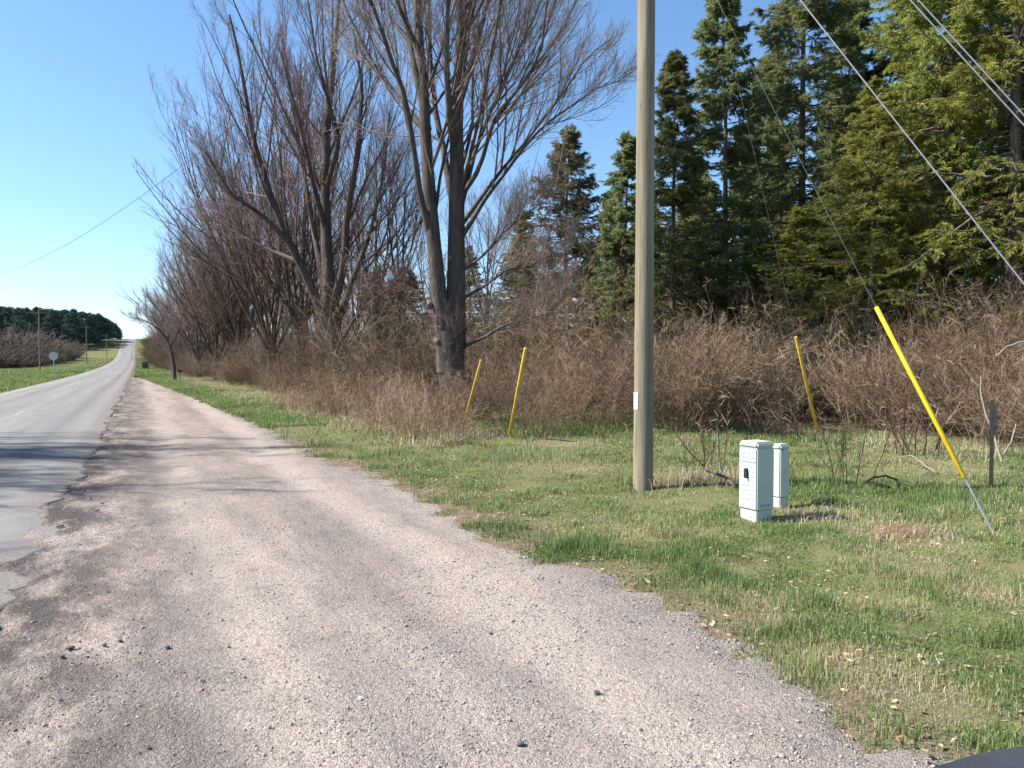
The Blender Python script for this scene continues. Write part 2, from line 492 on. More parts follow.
# ------------------------------------------------------------------ the ground, gravel and road
def grid_sheet(name, S, T, zf, m, parent=None):
    """rows of (s, t) with UV = metres along and across the road; T may be (len(S), k)"""
    S = np.asarray(S, float)
    T = np.broadcast_to(np.asarray(T, float), (len(S), np.asarray(T).shape[-1]))
    SS = np.broadcast_to(S[:, None], T.shape)
    z = zf(SS, T)
    x, y = st2xy(SS, T)
    v = np.stack([x, y, z], -1).reshape(-1, 3)
    a, k = T.shape
    i = (np.arange(a - 1) * k)[:, None] + np.arange(k - 1)[None]
    q = np.stack([i, i + 1, i + k + 1, i + k], -1).reshape(-1, 4)[:, ::-1]
    mb = MB().add(v, q)
    me = mb.mesh(name, True)
    # orientation: make it face up
    if me.polygons[0].normal.z < 0: me.flip_normals()
    if name == 'road':
        te = me.attributes.new('te', 'FLOAT', 'POINT')
        te.data.foreach_set('value', (T - road_edge(SS)).astype(np.float32).ravel())
    if name == 'ground':
        te = me.attributes.new('te', 'FLOAT', 'POINT')
        te.data.foreach_set('value', np.where(T > -1, T - np.interp(SS, _es, _et), 30).astype(np.float32).ravel())
    uvl = me.uv_layers.new(name='UVMap')
    li = np.empty(len(me.loops), np.int32); me.loops.foreach_get('vertex_index', li)
    uvs = np.stack([SS, T], -1).reshape(-1, 2)[li]
    uvl.data.foreach_set('uv', uvs.astype(np.float32).ravel())
    return link(name, me, m, parent)

S_g = np.concatenate([[-3000, -800, -300, -100, -40, -20], np.arange(-12, 40, .22), np.arange(40, 130, 1.5), np.arange(130, 460, 6), [480, 520, 600, 750, 1000, 1800, 4000]])
T_g = np.concatenate([[-3500, -1200, -500, -250, -120], np.arange(-80, -9, 4), np.arange(-8, 15, .22), np.arange(15, 45, 2.5), [60, 120, 300, 900, 3000]])
gnd = grid_sheet('ground', S_g, T_g, ground_z, M_GND)
tag(gnd, 'patchy spring turf and bare soil beside the road', 'ground', kind='structure')

S_v = np.concatenate([np.arange(-6, 22, .09), np.arange(22, 110, .5)])
e_v = edge(S_v)
k_v = np.linspace(0, 1, 52)
T_v = -1.7 + (e_v + .35 + 1.7)[:, None] * k_v[None]
def grav_z(s, t):
    rut = -.025 * np.exp(-((t - .35) / .35) ** 2) - .02 * np.exp(-((t - 1.9) / .4) ** 2)
    n = (fbm(s * .8, t * 1.4, 31) - .5) * .05 + (vn(s * 4, t * 4, 33) - .5) * .022 + (vn(s * 10, t * 10, 34) - .5) * .012
    hole = -.035 * sstep(.15, -.5, t) * sstep(.35, .7, vn(s * .9, t * .9, 35))
    fade = sstep(110, 40, s)
    return prof(s) - .012 + (rut + n + .25 * hole) * fade - .008 * sstep(-.7, -1.3, t) - .07 * sstep(-.16, .10, t - edge(s) + (vn(s * 3.7, t * 3.7, 36) - .5) * .42 + (vn(s * 11, t * 11, 37) - .5) * .22) - .06 * sstep(80, 108, s)
grav = grid_sheet('gravel_shoulder', S_v, T_v, grav_z, M_GRAV)
tag(grav, 'pinkish grey gravel pull-off beside the asphalt', 'gravel', kind='structure')

S_r = np.concatenate([[-60, -30, -15], np.arange(-8, 24, .05), np.arange(24, 130, .6), np.arange(130, 470, 6)])
def road_edge(s):
    n = (vn(s * .45, s * 0 + .3, 41) - .5) * .34 + (vn(s * 1.9, s * 0 + 5, 42) - .5) * .10 + (vn(s * 5, s * 0 + 2, 43) - .5) * .10 + (vn(s * 13, s * 0 + 2, 45) - .5) * .10
    bite = -.22 * np.exp(-((s - 4.6) / .3) ** 2) - .16 * np.exp(-((s - 7.6) / .5) ** 2) - .2 * np.exp(-((s - 10.4) / .4) ** 2)
    return -.72 + (n + bite) * np.clip(1.2 - s / 60, .1, 1)
re = road_edge(S_r)
T_r = np.concatenate([np.broadcast_to(np.array([[-6.35, -6.25, -5.5, -4.6, -4, -3.3, -2.6, -2, -1.6]]), (len(S_r), 9)),
                      (re - .4)[:, None], (re - .2)[:, None], (re - .06)[:, None], re[:, None], (re + .03)[:, None]], 1)
def road_z(s, t):
    e = road_edge(s)
    z = prof(s) - .014 + .05 * (1 - ((t + 3.3) / 2.9) ** 2).clip(0, 1) + (vn(s * .7, t * .9, 44) - .5) * .025 * sstep(90, 30, s)
    z = z - .012 * sstep(-.3, 0, t - e)
    z = np.where(t > e + .01, z - .06, z)
    return np.where(t < -6.3, z - .11, z)
road = grid_sheet('road', S_r, T_r, road_z, M_ASPH)
tag(road, 'worn grey two-lane asphalt with a broken right edge', 'road', kind='structure')

mb = MB()
for s0 in np.arange(-9.5, 300, 12.2):
    for sa in np.arange(s0, s0 + 2.4, .5):
        ss = np.array([sa, sa, sa + .5, sa + .5]); tt = np.array([-3.345, -3.265, -3.265, -3.345])
        x, y = st2xy(ss, tt)
        mb.add(np.stack([x, y, road_z(ss, tt) + .005], 1), [[3, 2, 1, 0]])
dl = mb.build('centre_line_marking', M_PAINT)
tag(dl, 'faded pale dashes down the middle of the road', 'road marking', kind='structure')

# driveway that leaves the road on the left, far up the hill
for nm, s0, s1, lab in (('driveway', 176, 184, 'pale side drive meeting the far left edge of the road'),):
    S_d = np.linspace(s0, s1, 8)
    o = grid_sheet(nm, S_d, np.linspace(-40, -6.5, 30), lambda s, t: prof(s) + .03 + 0 * t, M_GRAV)
    tag(o, lab, 'driveway', kind='structure')

# ------------------------------------------------------------------ stones and clods lying on the gravel
rs = np.random.RandomState(3)
phi = (1 + 5 ** .5) / 2
ICO_V = nrm(np.array([[-1, phi, 0], [1, phi, 0], [-1, -phi, 0], [1, -phi, 0], [0, -1, phi], [0, 1, phi], [0, -1, -phi], [0, 1, -phi], [phi, 0, -1], [phi, 0, 1], [-phi, 0, -1], [-phi, 0, 1]], float))
ICO_F = np.array([[0, 11, 5], [0, 5, 1], [0, 1, 7], [0, 7, 10], [0, 10, 11], [1, 5, 9], [5, 11, 4], [11, 10, 2], [10, 7, 6], [7, 1, 8], [3, 9, 4], [3, 4, 2], [3, 2, 6], [3, 6, 8], [3, 8, 9], [4, 9, 5], [2, 4, 11], [6, 2, 10], [8, 6, 7], [9, 8, 1]])
def stones(mb, x, y, z, size, rnd, rs):
    n = len(x)
    v = ICO_V[None] * (1 + rs.uniform(-.3, .3, (n, 12, 1))) * size[:, None, None] * rs.uniform(.6, 1.25, (n, 1, 3)) * np.array([1, 1, .72])
    a = rs.uniform(0, 6.28, n); ca, sa = np.cos(a)[:, None], np.sin(a)[:, None]
    vx = v[..., 0] * ca - v[..., 1] * sa; vy = v[..., 0] * sa + v[..., 1] * ca
    v = np.stack([vx + x[:, None], vy + y[:, None], v[..., 2] + z[:, None] + size[:, None] * .25], -1)
    f = (ICO_F[None] + (np.arange(n) * 12)[:, None, None]).reshape(-1, 3)
    mb.add(v.reshape(-1, 3), None, f, np.repeat(rnd, 20))
n = 52000
s_ = rs.uniform(1.2, 3.4, n) ** 2 - 1.0
s_ = np.where(rs.uniform(size=n) < .5, rs.uniform(.6, 6, n), s_)
t_ = rs.uniform(-1.3, 3.2, n)
clump = fbm(s_ * .9, t_ * 1.3, 51)
keep = (t_ < edge(s_) + .15) & (t_ > road_edge(s_) - .05) & (rs.uniform(size=n) < sstep(.3, .68, clump) + .12)
s_, t_ = s_[keep], t_[keep]; n = len(s_)
x, y = st2xy(s_, t_)
size = np.exp(rs.normal(-5.45, .45, n)).clip(.002, .015)
dark = (rs.uniform(size=n) < .35 * sstep(.6, -.6, t_))
size *= .85
stones_mb = MB()
stones(stones_mb, x, y, grav_z(s_, t_), size, np.where(dark, rs.uniform(0, .15, n), rs.beta(3, 2.2, n)), rs)
o = stones_mb.build('gravel_stones', M_STONE)
tag(o, 'loose pebbles scattered over the gravel pull-off', 'pebbles', kind='stuff')
# larger clods and lumps of broken asphalt
clod_px = [(166, 570, .03), (191, 571, .035), (229, 644, .045), (148, 750, .035), (140, 756, .03), (490, 633, .035), (522, 623, .03), (597, 691, .05), (520, 745, .05), (70, 650, .07), (62, 660, .05), (120, 641, .05), (90, 498, .09), (102, 505, .1), (96, 512, .08), (60, 528, .08), (84, 490, .07), (268, 530, .04), (275, 529, .035), (245, 676, .03), (104, 646, .05), (168, 646, .045)]
for i, (px, py, sz) in enumerate(clod_px):
    g = G(px, py, -.02)
    s1, t1 = xy2st(g[0], g[1])
    z = max(float(grav_z(s1, t1)), float(road_z(s1, t1)) if t1 < road_edge(s1) else -9)
    mb = MB()
    bm = bmesh.new(); bmesh.ops.create_icosphere(bm, subdivisions=2, radius=sz * .27)
    r2 = np.random.RandomState(100 + i)
    for v in bm.verts:
        q = 1 + (float(vn(v.co.x * 3 / sz + i * 9, v.co.y * 2.2 / sz + v.co.z * 1.7 / sz, i)) - .5) * 1.7
        v.co = Vector((v.co.x * q * 1.25, v.co.y * q, v.co.z * q * .55))
    me = bpy.data.meshes.new('clod'); bm.to_mesh(me); bm.free()
    o = link('clod', me, M_CLOD if 'M_CLOD' in globals() else simple('dark_clod', (.10, .09, .085), .9, .15, .3, 30))
    M_CLOD = me.materials[0]
    o.location = (g[0], g[1], z + sz * .2); o.rotation_euler = (0, 0, r2.uniform(0, 6))
    tag(o, 'small dark clod lying loose on the gravel pull-off', 'clod', 'dark clods on the gravel')

# ------------------------------------------------------------------ grass
def lawn_tone(s, t):
    return fbm(s * .45, t * .45, 61), fbm(s * 1.9, t * 1.9, 62)
STRAW = [(690, 478, .8), (720, 476, .6), (812, 518, .55), (905, 534, .7), (912, 568, .55), (700, 500, .5), (575, 443, .8), (660, 500, .45), (945, 470, .7), (850, 660, .35), (760, 610, .4), (910, 690, .4), (560, 470, .7), (880, 600, .4), (640, 620, .3), (1000, 600, .4)]
STRAW = [(*xy2st(*G(px, py)[:2]), r) for px, py, r in STRAW]
LUSH = [(760, 600, .35), (735, 598, .3), (790, 625, .3), (835, 650, .35), (690, 575, .3), (800, 660, .25), (815, 487, .7), (880, 520, .6), (930, 680, .35), (570, 540, .5), (600, 430, 1.6), (550, 425, 1.6), (530, 460, .8), (960, 500, .8), (660, 560, .4), (950, 590, .5)]
LUSH = [(*xy2st(*G(px, py)[:2]), r) for px, py, r in LUSH]
def blades(mb, s, t, h, wd, rnd, rs, lean=.35, base_z=None):
    n = len(s)
    x, y = st2xy(s, t)
    z = (ground_z(s, t) if base_z is None else base_z) - .008
    a = rs.uniform(0, 6.283, n); l = np.abs(rs.normal(0, lean, n)).clip(0, 1.2)
    dx, dy = np.cos(a), np.sin(a)
    p = rs.uniform(0, 6.283, n)
    wx, wy = np.cos(p) * wd / 2, np.sin(p) * wd / 2
    lm, lt = l * .35, l
    b0 = np.stack([x - wx, y - wy, z], -1); b1 = np.stack([x + wx, y + wy, z], -1)
    mx, my, mz = x + dx * h * lm, y + dy * h * lm, z + h * .6 * (1 - .25 * l)
    m0 = np.stack([mx - wx * .75, my - wy * .75, mz], -1); m1 = np.stack([mx + wx * .75, my + wy * .75, mz], -1)
    tp = np.stack([x + dx * h * lt, y + dy * h * lt, z + h * (1 - .55 * l).clip(.15, 1)], -1)
    v = np.stack([b0, b1, m1, m0, tp], 1).reshape(-1, 3)
    k = np.arange(n) * 5
    mb.add(v, np.stack([k, k + 1, k + 2, k + 3], 1), None, rnd)
    mb.t.append(np.stack([k + 3, k + 2, k + 4], 1) + mb.n - len(v)); mb.rt.append(np.asarray(rnd))
def cam_keep(s, t, margin=60):
    x, y = st2xy(s, t)
    px = 512 + F * x / np.maximum(y, .1)
    return (y > .8) & (px > -margin) & (px < 1024 + margin)
gr = MB()
for (n, d0, d1, wd, hm) in ((330000, 2.2, 7.5, .0050, .046), (400000, 6.5, 14, .0078, .052), (210000, 12, 30, .014, .075)):
    d = np.sqrt(rs.uniform(d0 ** 2, d1 ** 2, n))
    x = (rs.uniform(-30, 1084, n) - 512) / F * d
    s, t = xy2st(x, d)
    e = edge(s)
    n1, n2 = lawn_tone(s, t)
    te = t - e + .12 + (vn(s * 2.2, t * 2.2, 65) - .5) * .5 + (vn(s * 6, t * 6, 64) - .5) * .3
    prob = sstep(-.12, .5, te) * (.55 + .45 * sstep(.28, .5, n2)) * sstep(15.5, 13.5, t) 
    # small tufts that have crept on to the gravel
    prob = np.maximum(prob, sstep(.62, .74, vn(s * 2.6, t * 2.6, 66)) * sstep(-.5, -.1, t - e) * .8)
    st = np.zeros(n); lu = np.zeros(n)
    for (a, b, r) in STRAW: st = np.maximum(st, np.exp(-(((s - a) ** 2 + (t - b) ** 2) / r ** 2)) * .9)
    for (a, b, r) in LUSH: lu = np.maximum(lu, np.exp(-(((s - a) ** 2 + (t - b) ** 2) / r ** 2)))
    st *= .5 + vn(s * 5, t * 5, 67)
    prob *= 1 - .35 * st
    # bare soil near the gravel
    bare = sstep(.55, .7, vn(s * 1.7, t * 1.7, 68)) * sstep(1.6, .3, t - e)
    prob *= 1 - .75 * bare
    k = (rs.uniform(size=n) < prob) & (t > -1)
    s, t, n1, n2, st, lu = s[k], t[k], n1[k], n2[k], st[k], lu[k]
    m = len(s)
    tone = .36 + (n1 - .5) * .5 + (.5 - n2) * .35 + rs.normal(0, .15, m) - lu * .06 + st * .5
    dead = rs.uniform(size=m) < .19 + .5 * st + .18 * sstep(.5, .65, n1)
    tone = np.where(dead, rs.uniform(.66, .98, m), tone).clip(.02, 1)
    patch = sstep(.45, .75, vn(s * 3.3, t * 3.3, 69))
    h = hm * (.55 + .9 * patch + 1.3 * lu) * rs.lognormal(0, .3, m) * (1 - .45 * st) * np.where(dead, .75, 1)
    blades(gr, s, t, h, wd * rs.uniform(.7, 1.3, m), tone, rs, np.where(dead, .8, .42))
# roadside strip running away to the left, and the far verge
n = 60000
s = 20 + 75 * rs.uniform(size=n) ** 1.5; t = edge(s) + rs.uniform(-.1, 5, n)
k = cam_keep(s, t); s, t = s[k], t[k]
n1, n2 = lawn_tone(s, t); m = len(s)
blades(gr, s, t, .09 * rs.lognormal(0, .35, m), .022 * rs.uniform(.7, 1.4, m), (.36 + (n1 - .5) * .6 + rs.normal(0, .14, m) + .25 * sstep(2.0, 3.5, t - edge(s))).clip(0, 1), rs, .5)
n = 26000
s = 25 + 120 * rs.uniform(size=n) ** 1.2; t = -6.6 - rs.uniform(0, 1, n) ** 1.5 * 14
k = cam_keep(s, t); s, t = s[k], t[k]; m = len(s)
n1, n2 = lawn_tone(s * .4, t * .4)
blades(gr, s, t, .13 * rs.lognormal(0, .35, m), .045 * rs.uniform(.7, 1.4, m), (.34 + (n1 - .5) * .7 + rs.normal(0, .12, m)).clip(0, 1), rs, .5)
n = 34000
s = 85 + 190 * rs.uniform(size=n) ** 1.3; t = -.3 + rs.uniform(0, 1, n) ** 1.3 * 6 * np.where(rs.uniform(size=n) < .6, 1, 0) + 0
far_l = rs.uniform(size=n) < .45; t = np.where(far_l, -6.7 - rs.uniform(0, 1, n) ** 1.4 * 30, t)
m = len(s); n1, n2 = lawn_tone(s * .3, t * .3)
blades(gr, s, t, .16 * rs.lognormal(0, .35, m), .09 * rs.uniform(.7, 1.4, m), (.38 + (n1 - .5) * .8 + rs.normal(0, .12, m)).clip(0, 1), rs, .6)
o = gr.build('grass', M_BLADE)
tag(o, 'short spring grass with straw patches along the roadside', 'grass', kind='stuff')

# dead leaves and straw lying near the gravel edge
lf = MB()
n = 22000
d = np.sqrt(rs.uniform(2.4 ** 2, 13 ** 2, n)); x = (rs.uniform(300, 1060, n) - 512) / F * d
s, t = xy2st(x, d); te = t - edge(s)
pr = sstep(-.25, .1, te) * (sstep(1.8, .1, te) * .8 + .12) * sstep(.4, .7, vn(s * 1.7, t * 1.7, 68) * .7 + vn(s * 4, t * 4, 70) * .5)
k = rs.uniform(size=n) < pr
s, t = s[k], t[k]; m = len(s); x, y = st2xy(s, t)
z = np.maximum(ground_z(s, t), grav_z(s, t)) + rs.uniform(.004, .03, m)
a = rs.uniform(0, 6.28, m); L = rs.uniform(.008, .026, m); W = L * rs.uniform(.25, .7, m)
ux, uy = np.cos(a), np.sin(a); ti = rs.normal(0, .35, (m, 2))
v = np.stack([np.stack([x - ux * L, y - uy * L, z - L * ti[:, 0] * .5], -1), np.stack([x - uy * W, y + ux * W, z + W * ti[:, 1]], -1),
              np.stack([x + ux * L, y + uy * L, z + L * ti[:, 0]], -1), np.stack([x + uy * W, y - ux * W, z - W * ti[:, 1] * .3], -1)], 1).reshape(-1, 3)
kk = np.arange(m) * 4
lf.add(v, np.stack([kk, kk + 1, kk + 2, kk + 3], 1), None, rs.uniform(0, 1, m))
o = lf.build('leaf_litter', M_DRY)
tag(o, 'dead leaves and straw lying along the gravel edge', 'leaf litter', kind='stuff')

# ------------------------------------------------------------------ bare trees
def tree_mesh(seed, limbs, twig=1.0, dens=1.0, ang=.62, up=.10, len1=.42, lo=.2):
    """limbs: list of (points, r0, r1); returns meshes of the trunk (with limbs) and of the crown (boughs and twigs)"""
    rs = np.random.RandomState(seed)
    K = 14
    LP, LR = [], []
    for pts, r0, r1 in limbs:
        p = resample(pts, K)
        L = np.linalg.norm(np.diff(p, axis=0), axis=1).sum()
        u = np.linspace(0, 1, K)
        wob = np.cumsum(rs.normal(0, .012 * L / K * 3, (K, 3)), axis=0) * u[:, None]
        LP.append(p + wob); LR.append(r0 + (r1 - r0) * u ** .85)
    LP, LR = np.stack(LP), np.stack(LR)
    tr = MB(); tubes(tr, LP, LR, 10)
    a = kids(rs, LP, LR, int(13 * dens), lo, .99, ang, len1, .0078, 10, up, .05, 1.1, rmin=.008 * twig, angv=.14, uexp=1.3)
    tubes(tr, a[0], a[1], 5)
    cr = MB()
    b = kids(rs, a[0], a[1], int(10 * dens), .08, 1.0, .46, .44, .0068, 7, up * .8, .07, .6, rmin=.0048 * twig, angv=.16, uexp=1.3)
    tubes(cr, b[0], b[1], 4, rs.uniform(0, .35, len(b[0])))
    c = kids(rs, b[0], b[1], int(8 * dens), .08, 1.0, .5, .52, .006, 5, up * .6, .08, .35, rmin=.003 * twig, uexp=1.25)
    tubes(cr, c[0], c[1], 3, rs.uniform(.1, .8, len(c[0])))
    d = kids(rs, c[0], c[1], 3, .12, 1.0, .5, .6, .006, 3, up * .5, .09, .2, rmin=.0021 * twig)
    tubes(cr, d[0], d[1], 3, rs.uniform(.3, 1, len(d[0])))
    return tr, cr

def generic_limbs(rs, H, r, nst=4, fork=.28, spread=.35, lean=(0, 0)):
    """a trunk that divides into ascending limbs"""
    fz = H * fork
    base_p = np.array([[0, 0, -.25], [lean[0] * .3, lean[1] * .3, fz * .5], [lean[0], lean[1], fz]], float)
    limbs = [(base_p, r * 1.15, r * .85)]
    top = base_p[-1]
    a0 = rs.uniform(0, 6.28)
    for i in range(nst):
        a = a0 + i * 6.283 / nst + rs.uniform(-.4, .4)
        sp = spread * rs.uniform(.5, 1.25) if i else spread * .25
        h = H * rs.uniform(.8, 1.0) - fz
        st = base_p[1] + (top - base_p[1]) * rs.uniform(.3, 1)
        dirv = np.array([math.cos(a), math.sin(a), 0])
        pts = [st, st + dirv * h * sp * .35 + [0, 0, h * .25], st + dirv * h * sp * .72 + [0, 0, h * .62], st + dirv * h * sp + [0, 0, h]]
        limbs.append((np.array(pts), r * rs.uniform(.28, .44), r * .045))
    return limbs

def make_tree(name, loc, label, seed, limbs, twig, group, bark=None, rz=0, **kw):
    t = empty(name, loc, label, 'bare tree', group, rz)
    tr, cr = tree_mesh(seed, limbs, twig, **kw)
    tr.build('trunk', bark or M_BARK2, t, True)
    cr.build('crown', M_TWIG, t)
    return t

# the big old maple: limbs traced at their real distance
MD = 24.2
mb0 = G(457, 414.5); MD = mb0[1]
def at(px, py, dd=0.0): return P(px, py, MD + dd) - mb0
pxm = MD / F
limb_def = [
    ([(457, 424, 0), (455, 400, 0), (452, 370, 0), (450, 340, 0), (450, 318, 0)], 15, 13),
    ([(446, 372, -.1), (444, 330, -.1), (439, 290, -.15), (433, 230, -.2), (429, 170, -.2), (427, 100, -.2), (423, 40, -.1), (420, -40, 0), (414, -130, .3)], 9.5, 2.4),
    ([(455, 360, .1), (456, 300, .1), (457, 230, .1), (457, 150, .1), (460, 80, .1), (464, 0, 0), (466, -70, -.2), (472, -160, -.5)], 11.5, 2.2),
    ([(430, 235, -.2), (420, 195, -.6), (412, 140, -1.2), (404, 94, -1.7), (391, 62, -2), (375, 15, -2.4), (352, -40, -2.6), (335, -90, -2.8)], 3.6, 1.0),
    ([(428, 130, -.2), (415, 70, -.1), (408, 30, .6), (402, -20, 1.2), (392, -80, 1.8)], 4.0, 1.2),
    ([(456, 215, .1), (449, 185, .3), (444, 150, .8), (436, 112, 1.4), (431, 60, 1.6), (430, 0, 1.9), (424, -70, 2.2)], 4.2, 1.2),
    ([(455, 150, .1), (450, 120, -.8), (446, 62, -1.4), (449, 0, -1.8), (447, -70, -2.2)], 4.4, 1.2),
    ([(460, 100, .1), (467, 78, .5), (480, 31, 1), (488, 0, 1.4), (503, -60, 2)], 4.0, 1.1),
    ([(460, 240, .1), (485, 200, -.8), (522, 153, -1.4), (547, 125, -1.8), (591, 94, -2.6), (612, 82, -3.2)], 2.5, .4),
    ([(459, 215, .1), (476, 147, .9), (497, 94, 1.4), (522, 40, 2), (535, 12, 2.3), (550, -40, 2.8)], 3.0, .6),
    ([(459, 200, .1), (479, 169, -.9), (494, 119, -1.6), (520, 85, -2), (541, 53, -2.4), (546, 0, -2.8), (560, -50, -3)], 2.8, .6),
    ([(459, 228, .2), (500, 172, 1.6), (528, 140, 2.4), (566, 92, 3.2), (585, 60, 3.6), (610, 40, 4)], 2.6, .5),
    ([(460, 190, .2), (490, 110, 1.8), (515, 55, 2.8), (530, 0, 3.6)], 2.2, .6),
    ([(461, 348, .1), (482, 338, -.5), (503, 325, -1), (524, 320, -1.5), (556, 312, -2)], 2.0, .4),
    ([(461, 300, .1), (488, 284, .6), (506, 270, 1), (530, 266, 1.5), (560, 250, 2)], 1.7, .4),
    ([(461, 272, .1), (480, 258, -.6), (505, 230, -1), (535, 205, -1.6)], 1.7, .4),
    ([(426, 130, -.2), (400, 100, .8), (370, 60, 1.6), (345, 10, 2.2), (325, -50, 2.6)], 2.8, .6),
    ([(424, 60, -.2), (405, 20, -1.4), (388, -30, -2), (380, -90, -2.4)], 2.8, .6),
    ([(464, 10, 0), (500, -40, -.6), (540, -90, -1)], 2.6, .6), ([(462, 60, 0), (478, -10, -1.4), (500, -80, -2)], 2.8, .6),
]
limbs = [(np.array([at(*p) for p in pts]), r0 * pxm, r1 * pxm) for pts, r0, r1 in limb_def]
maple = make_tree('maple_tree', (mb0[0], mb0[1], 0), 'old multi-stemmed bare maple with knobby pruned trunk, largest tree by the lawn', 11, limbs, 1.15, 'bare roadside trees', M_BARK, dens=.9, ang=.46, up=.09, len1=.46, lo=.25)
# pruning knobs, each grown into the left stem
M_KNOB = m_bark('pruned_knob_bark', (.10, .085, .075), (.27, .235, .205), 12)
for i, (px, py, r) in enumerate([(437, 263, 2.6), (430.5, 305, 3.0), (440, 329, 3.6), (438, 340, 3.3), (445, 328, 3.0), (441, 353, 2.8), (450, 258, 2.0), (442, 318, 2.6)]):
    c = at(px, py, -.22)
    bm = bmesh.new(); bmesh.ops.create_icosphere(bm, subdivisions=3, radius=r * pxm)
    rk = r * pxm
    for v in bm.verts:
        q = v.co / rk
        k = 1 + (float(vn(q.x * 1.6 + i * 3, q.y * 1.6 + q.z * 1.1, i)) - .5) * 1.1 + (float(vn(q.x * 4 + i, q.z * 4 + q.y * 2, i + 9)) - .5) * .5
        v.co = Vector((v.co.x * k, v.co.y * k, v.co.z * k * 1.25)) + Vector(c)
    me = bpy.data.meshes.new('burl'); bm.to_mesh(me); bm.free()
    for q in me.polygons: q.use_smooth = True
    link('burl', me, M_KNOB, maple)

GRP = 'bare roadside trees'
def ground_xy(px, t):                        # the point with lateral offset t whose base shows in column px
    k = (px - 512) / F
    d = t / (k * TX + TY)
    return np.array([k * d, d])
# the multi-stemmed tree left of it, limbs traced
b2 = ground_xy(338, 8.2); D2 = b2[1]; p2 = np.array([b2[0], b2[1], gz(*b2)])
def at2(px, py, dd=0.0): return P(px, py, D2 + dd) - p2
ld2 = [([(338, 392, 0), (336, 350, 0), (331, 300, 0)], 8.5, 7), ([(331, 305, 0), (327, 260, .3), (325, 200, .5), (327, 140, .6), (333, 70, 1), (340, 0, 1.4), (345, -40, 2)], 7, 1),
       ([(330, 330, 0), (308, 280, -.4), (288, 240, -.8), (268, 190, -1.2), (255, 140, -1.6), (248, 80, -2.2), (236, 20, -2.6)], 5.5, .8),
       ([(333, 310, 0), (345, 260, -.6), (346, 215, -1), (356, 160, -1.4), (362, 90, -1.8), (352, 30, -2)], 5, .8),
       ([(330, 320, .2), (318, 250, 1.6), (305, 180, 2.6), (296, 110, 3.2), (285, 40, 3.6)], 4.5, .8),
       ([(336, 330, .2), (352, 280, 1.2), (370, 235, 2), (385, 170, 2.6), (392, 110, 3)], 4, .7),
       ([(326, 230, .4), (312, 180, -.6), (300, 120, -1.4), (280, 50, -2)], 3.2, .7), ([(326, 190, .5), (340, 140, -.6), (318, 60, -1), (310, 0, -1.4)], 3, .7),
       ([(340, 345, .1), (353, 320, -1), (372, 300, -1.8), (396, 285, -2.4)], 2.4, .5), ([(290, 243, -.8), (262, 215, -1.8), (232, 195, -2.6), (205, 150, -3.2)], 3, .6),
       ([(300, 262, -.5), (270, 250, .6), (235, 232, 1.4), (205, 215, 2)], 2.4, .5)]
pm2 = D2 / F
t2 = make_tree('bare_tree', tuple(p2), 'dark bare tree of many stems with one limb leaning left, left of the old maple', 23,
          [(np.array([at2(*p) for p in pts]), a * pm2, b * pm2) for pts, a, b in ld2], 1.3, GRP, dens=.9, ang=.48, up=.09, len1=.48)

rs = np.random.RandomState(77)
protos = []
spec = [  # px, t, H, r, rz, proto, label
    (300, 8.6, 17.5, .34, 0, 0, 'tall bare tree just left of the many-stemmed tree'),
    (272, 7.4, 17.5, .30, 0, 1, 'tall bare tree with wide fan of twigs third from the maple'),
    (243, 7.6, 17.0, .32, 0, 2, 'bare spreading tree rising over the brush halfway down the row'),
    (376, 10.5, 14.5, .19, 0, 3, 'slim bare tree with straight trunk between the maple and many-stemmed tree'),
    (401, 11.6, 13.5, .24, 1.0, 3, 'slim bare tree standing directly left of the old maple trunk'),
    (222, 6.8, 15.0, .28, 2.1, 0, 'bare tree leaning its twigs over the gravel, sixth along the row'),
    (205, 6.6, 14.5, .28, 4.0, 1, 'bare tree near the far end of the gravel, seventh along the row'),
    (190, 6.0, 13.5, .26, 1.4, 2, 'smaller bare tree beyond the gravel end, eighth along the row'),
    (178, 5.5, 12.0, .25, 3.3, 1, 'far bare tree where the row begins to close in'),
    (168, 4.6, 12.0, .25, 5.0, 0, 'distant bare tree with twigs reaching towards the road'),
    (160, 4.2, 11.5, .25, 2.6, 2, 'very distant bare tree near the hill road'),
    (217, 5.9, 12.5, .22, 1.0, 1, 'low wide bare tree close to the gravel, its twigs spread towards the road'),
    (198, 5.4, 12.0, .22, 3.6, 2, 'low wide bare tree beyond the gravel narrowing, leaning over the verge'),
    (236, 7.2, 12.5, .22, 5.2, 2, 'low bare tree with spreading twigs in front of the taller row'),
    (285, 15.0, 16.0, .28, 2.5, 2, 'bare tree set back behind the front row on the left'),
    (255, 14.0, 16.5, .28, 5.5, 0, 'bare tree set back among the brush behind the wide fan tree'),
    (318, 15.0, 15.5, .26, 4.6, 1, 'bare tree set back behind the many-stemmed tree'),
    (354, 16.0, 15.0, .24, 0.8, 2, 'slender bare tree showing behind the gap left of the maple'),
    (228, 12.5, 15.0, .28, 3.9, 1, 'hazy bare tree behind the middle of the row'),
    (208, 12.0, 15.0, .28, 0.4, 2, 'hazy bare tree behind the far part of the row'),
    (486, 17.5, 12.0, .20, 1.9, 3, 'thin bare tree standing behind the maple on its right'),
    (432, 18.0, 13.0, .20, 3.0, 3, 'thin bare tree hidden behind the maple stems'),
]
proto_t = {}
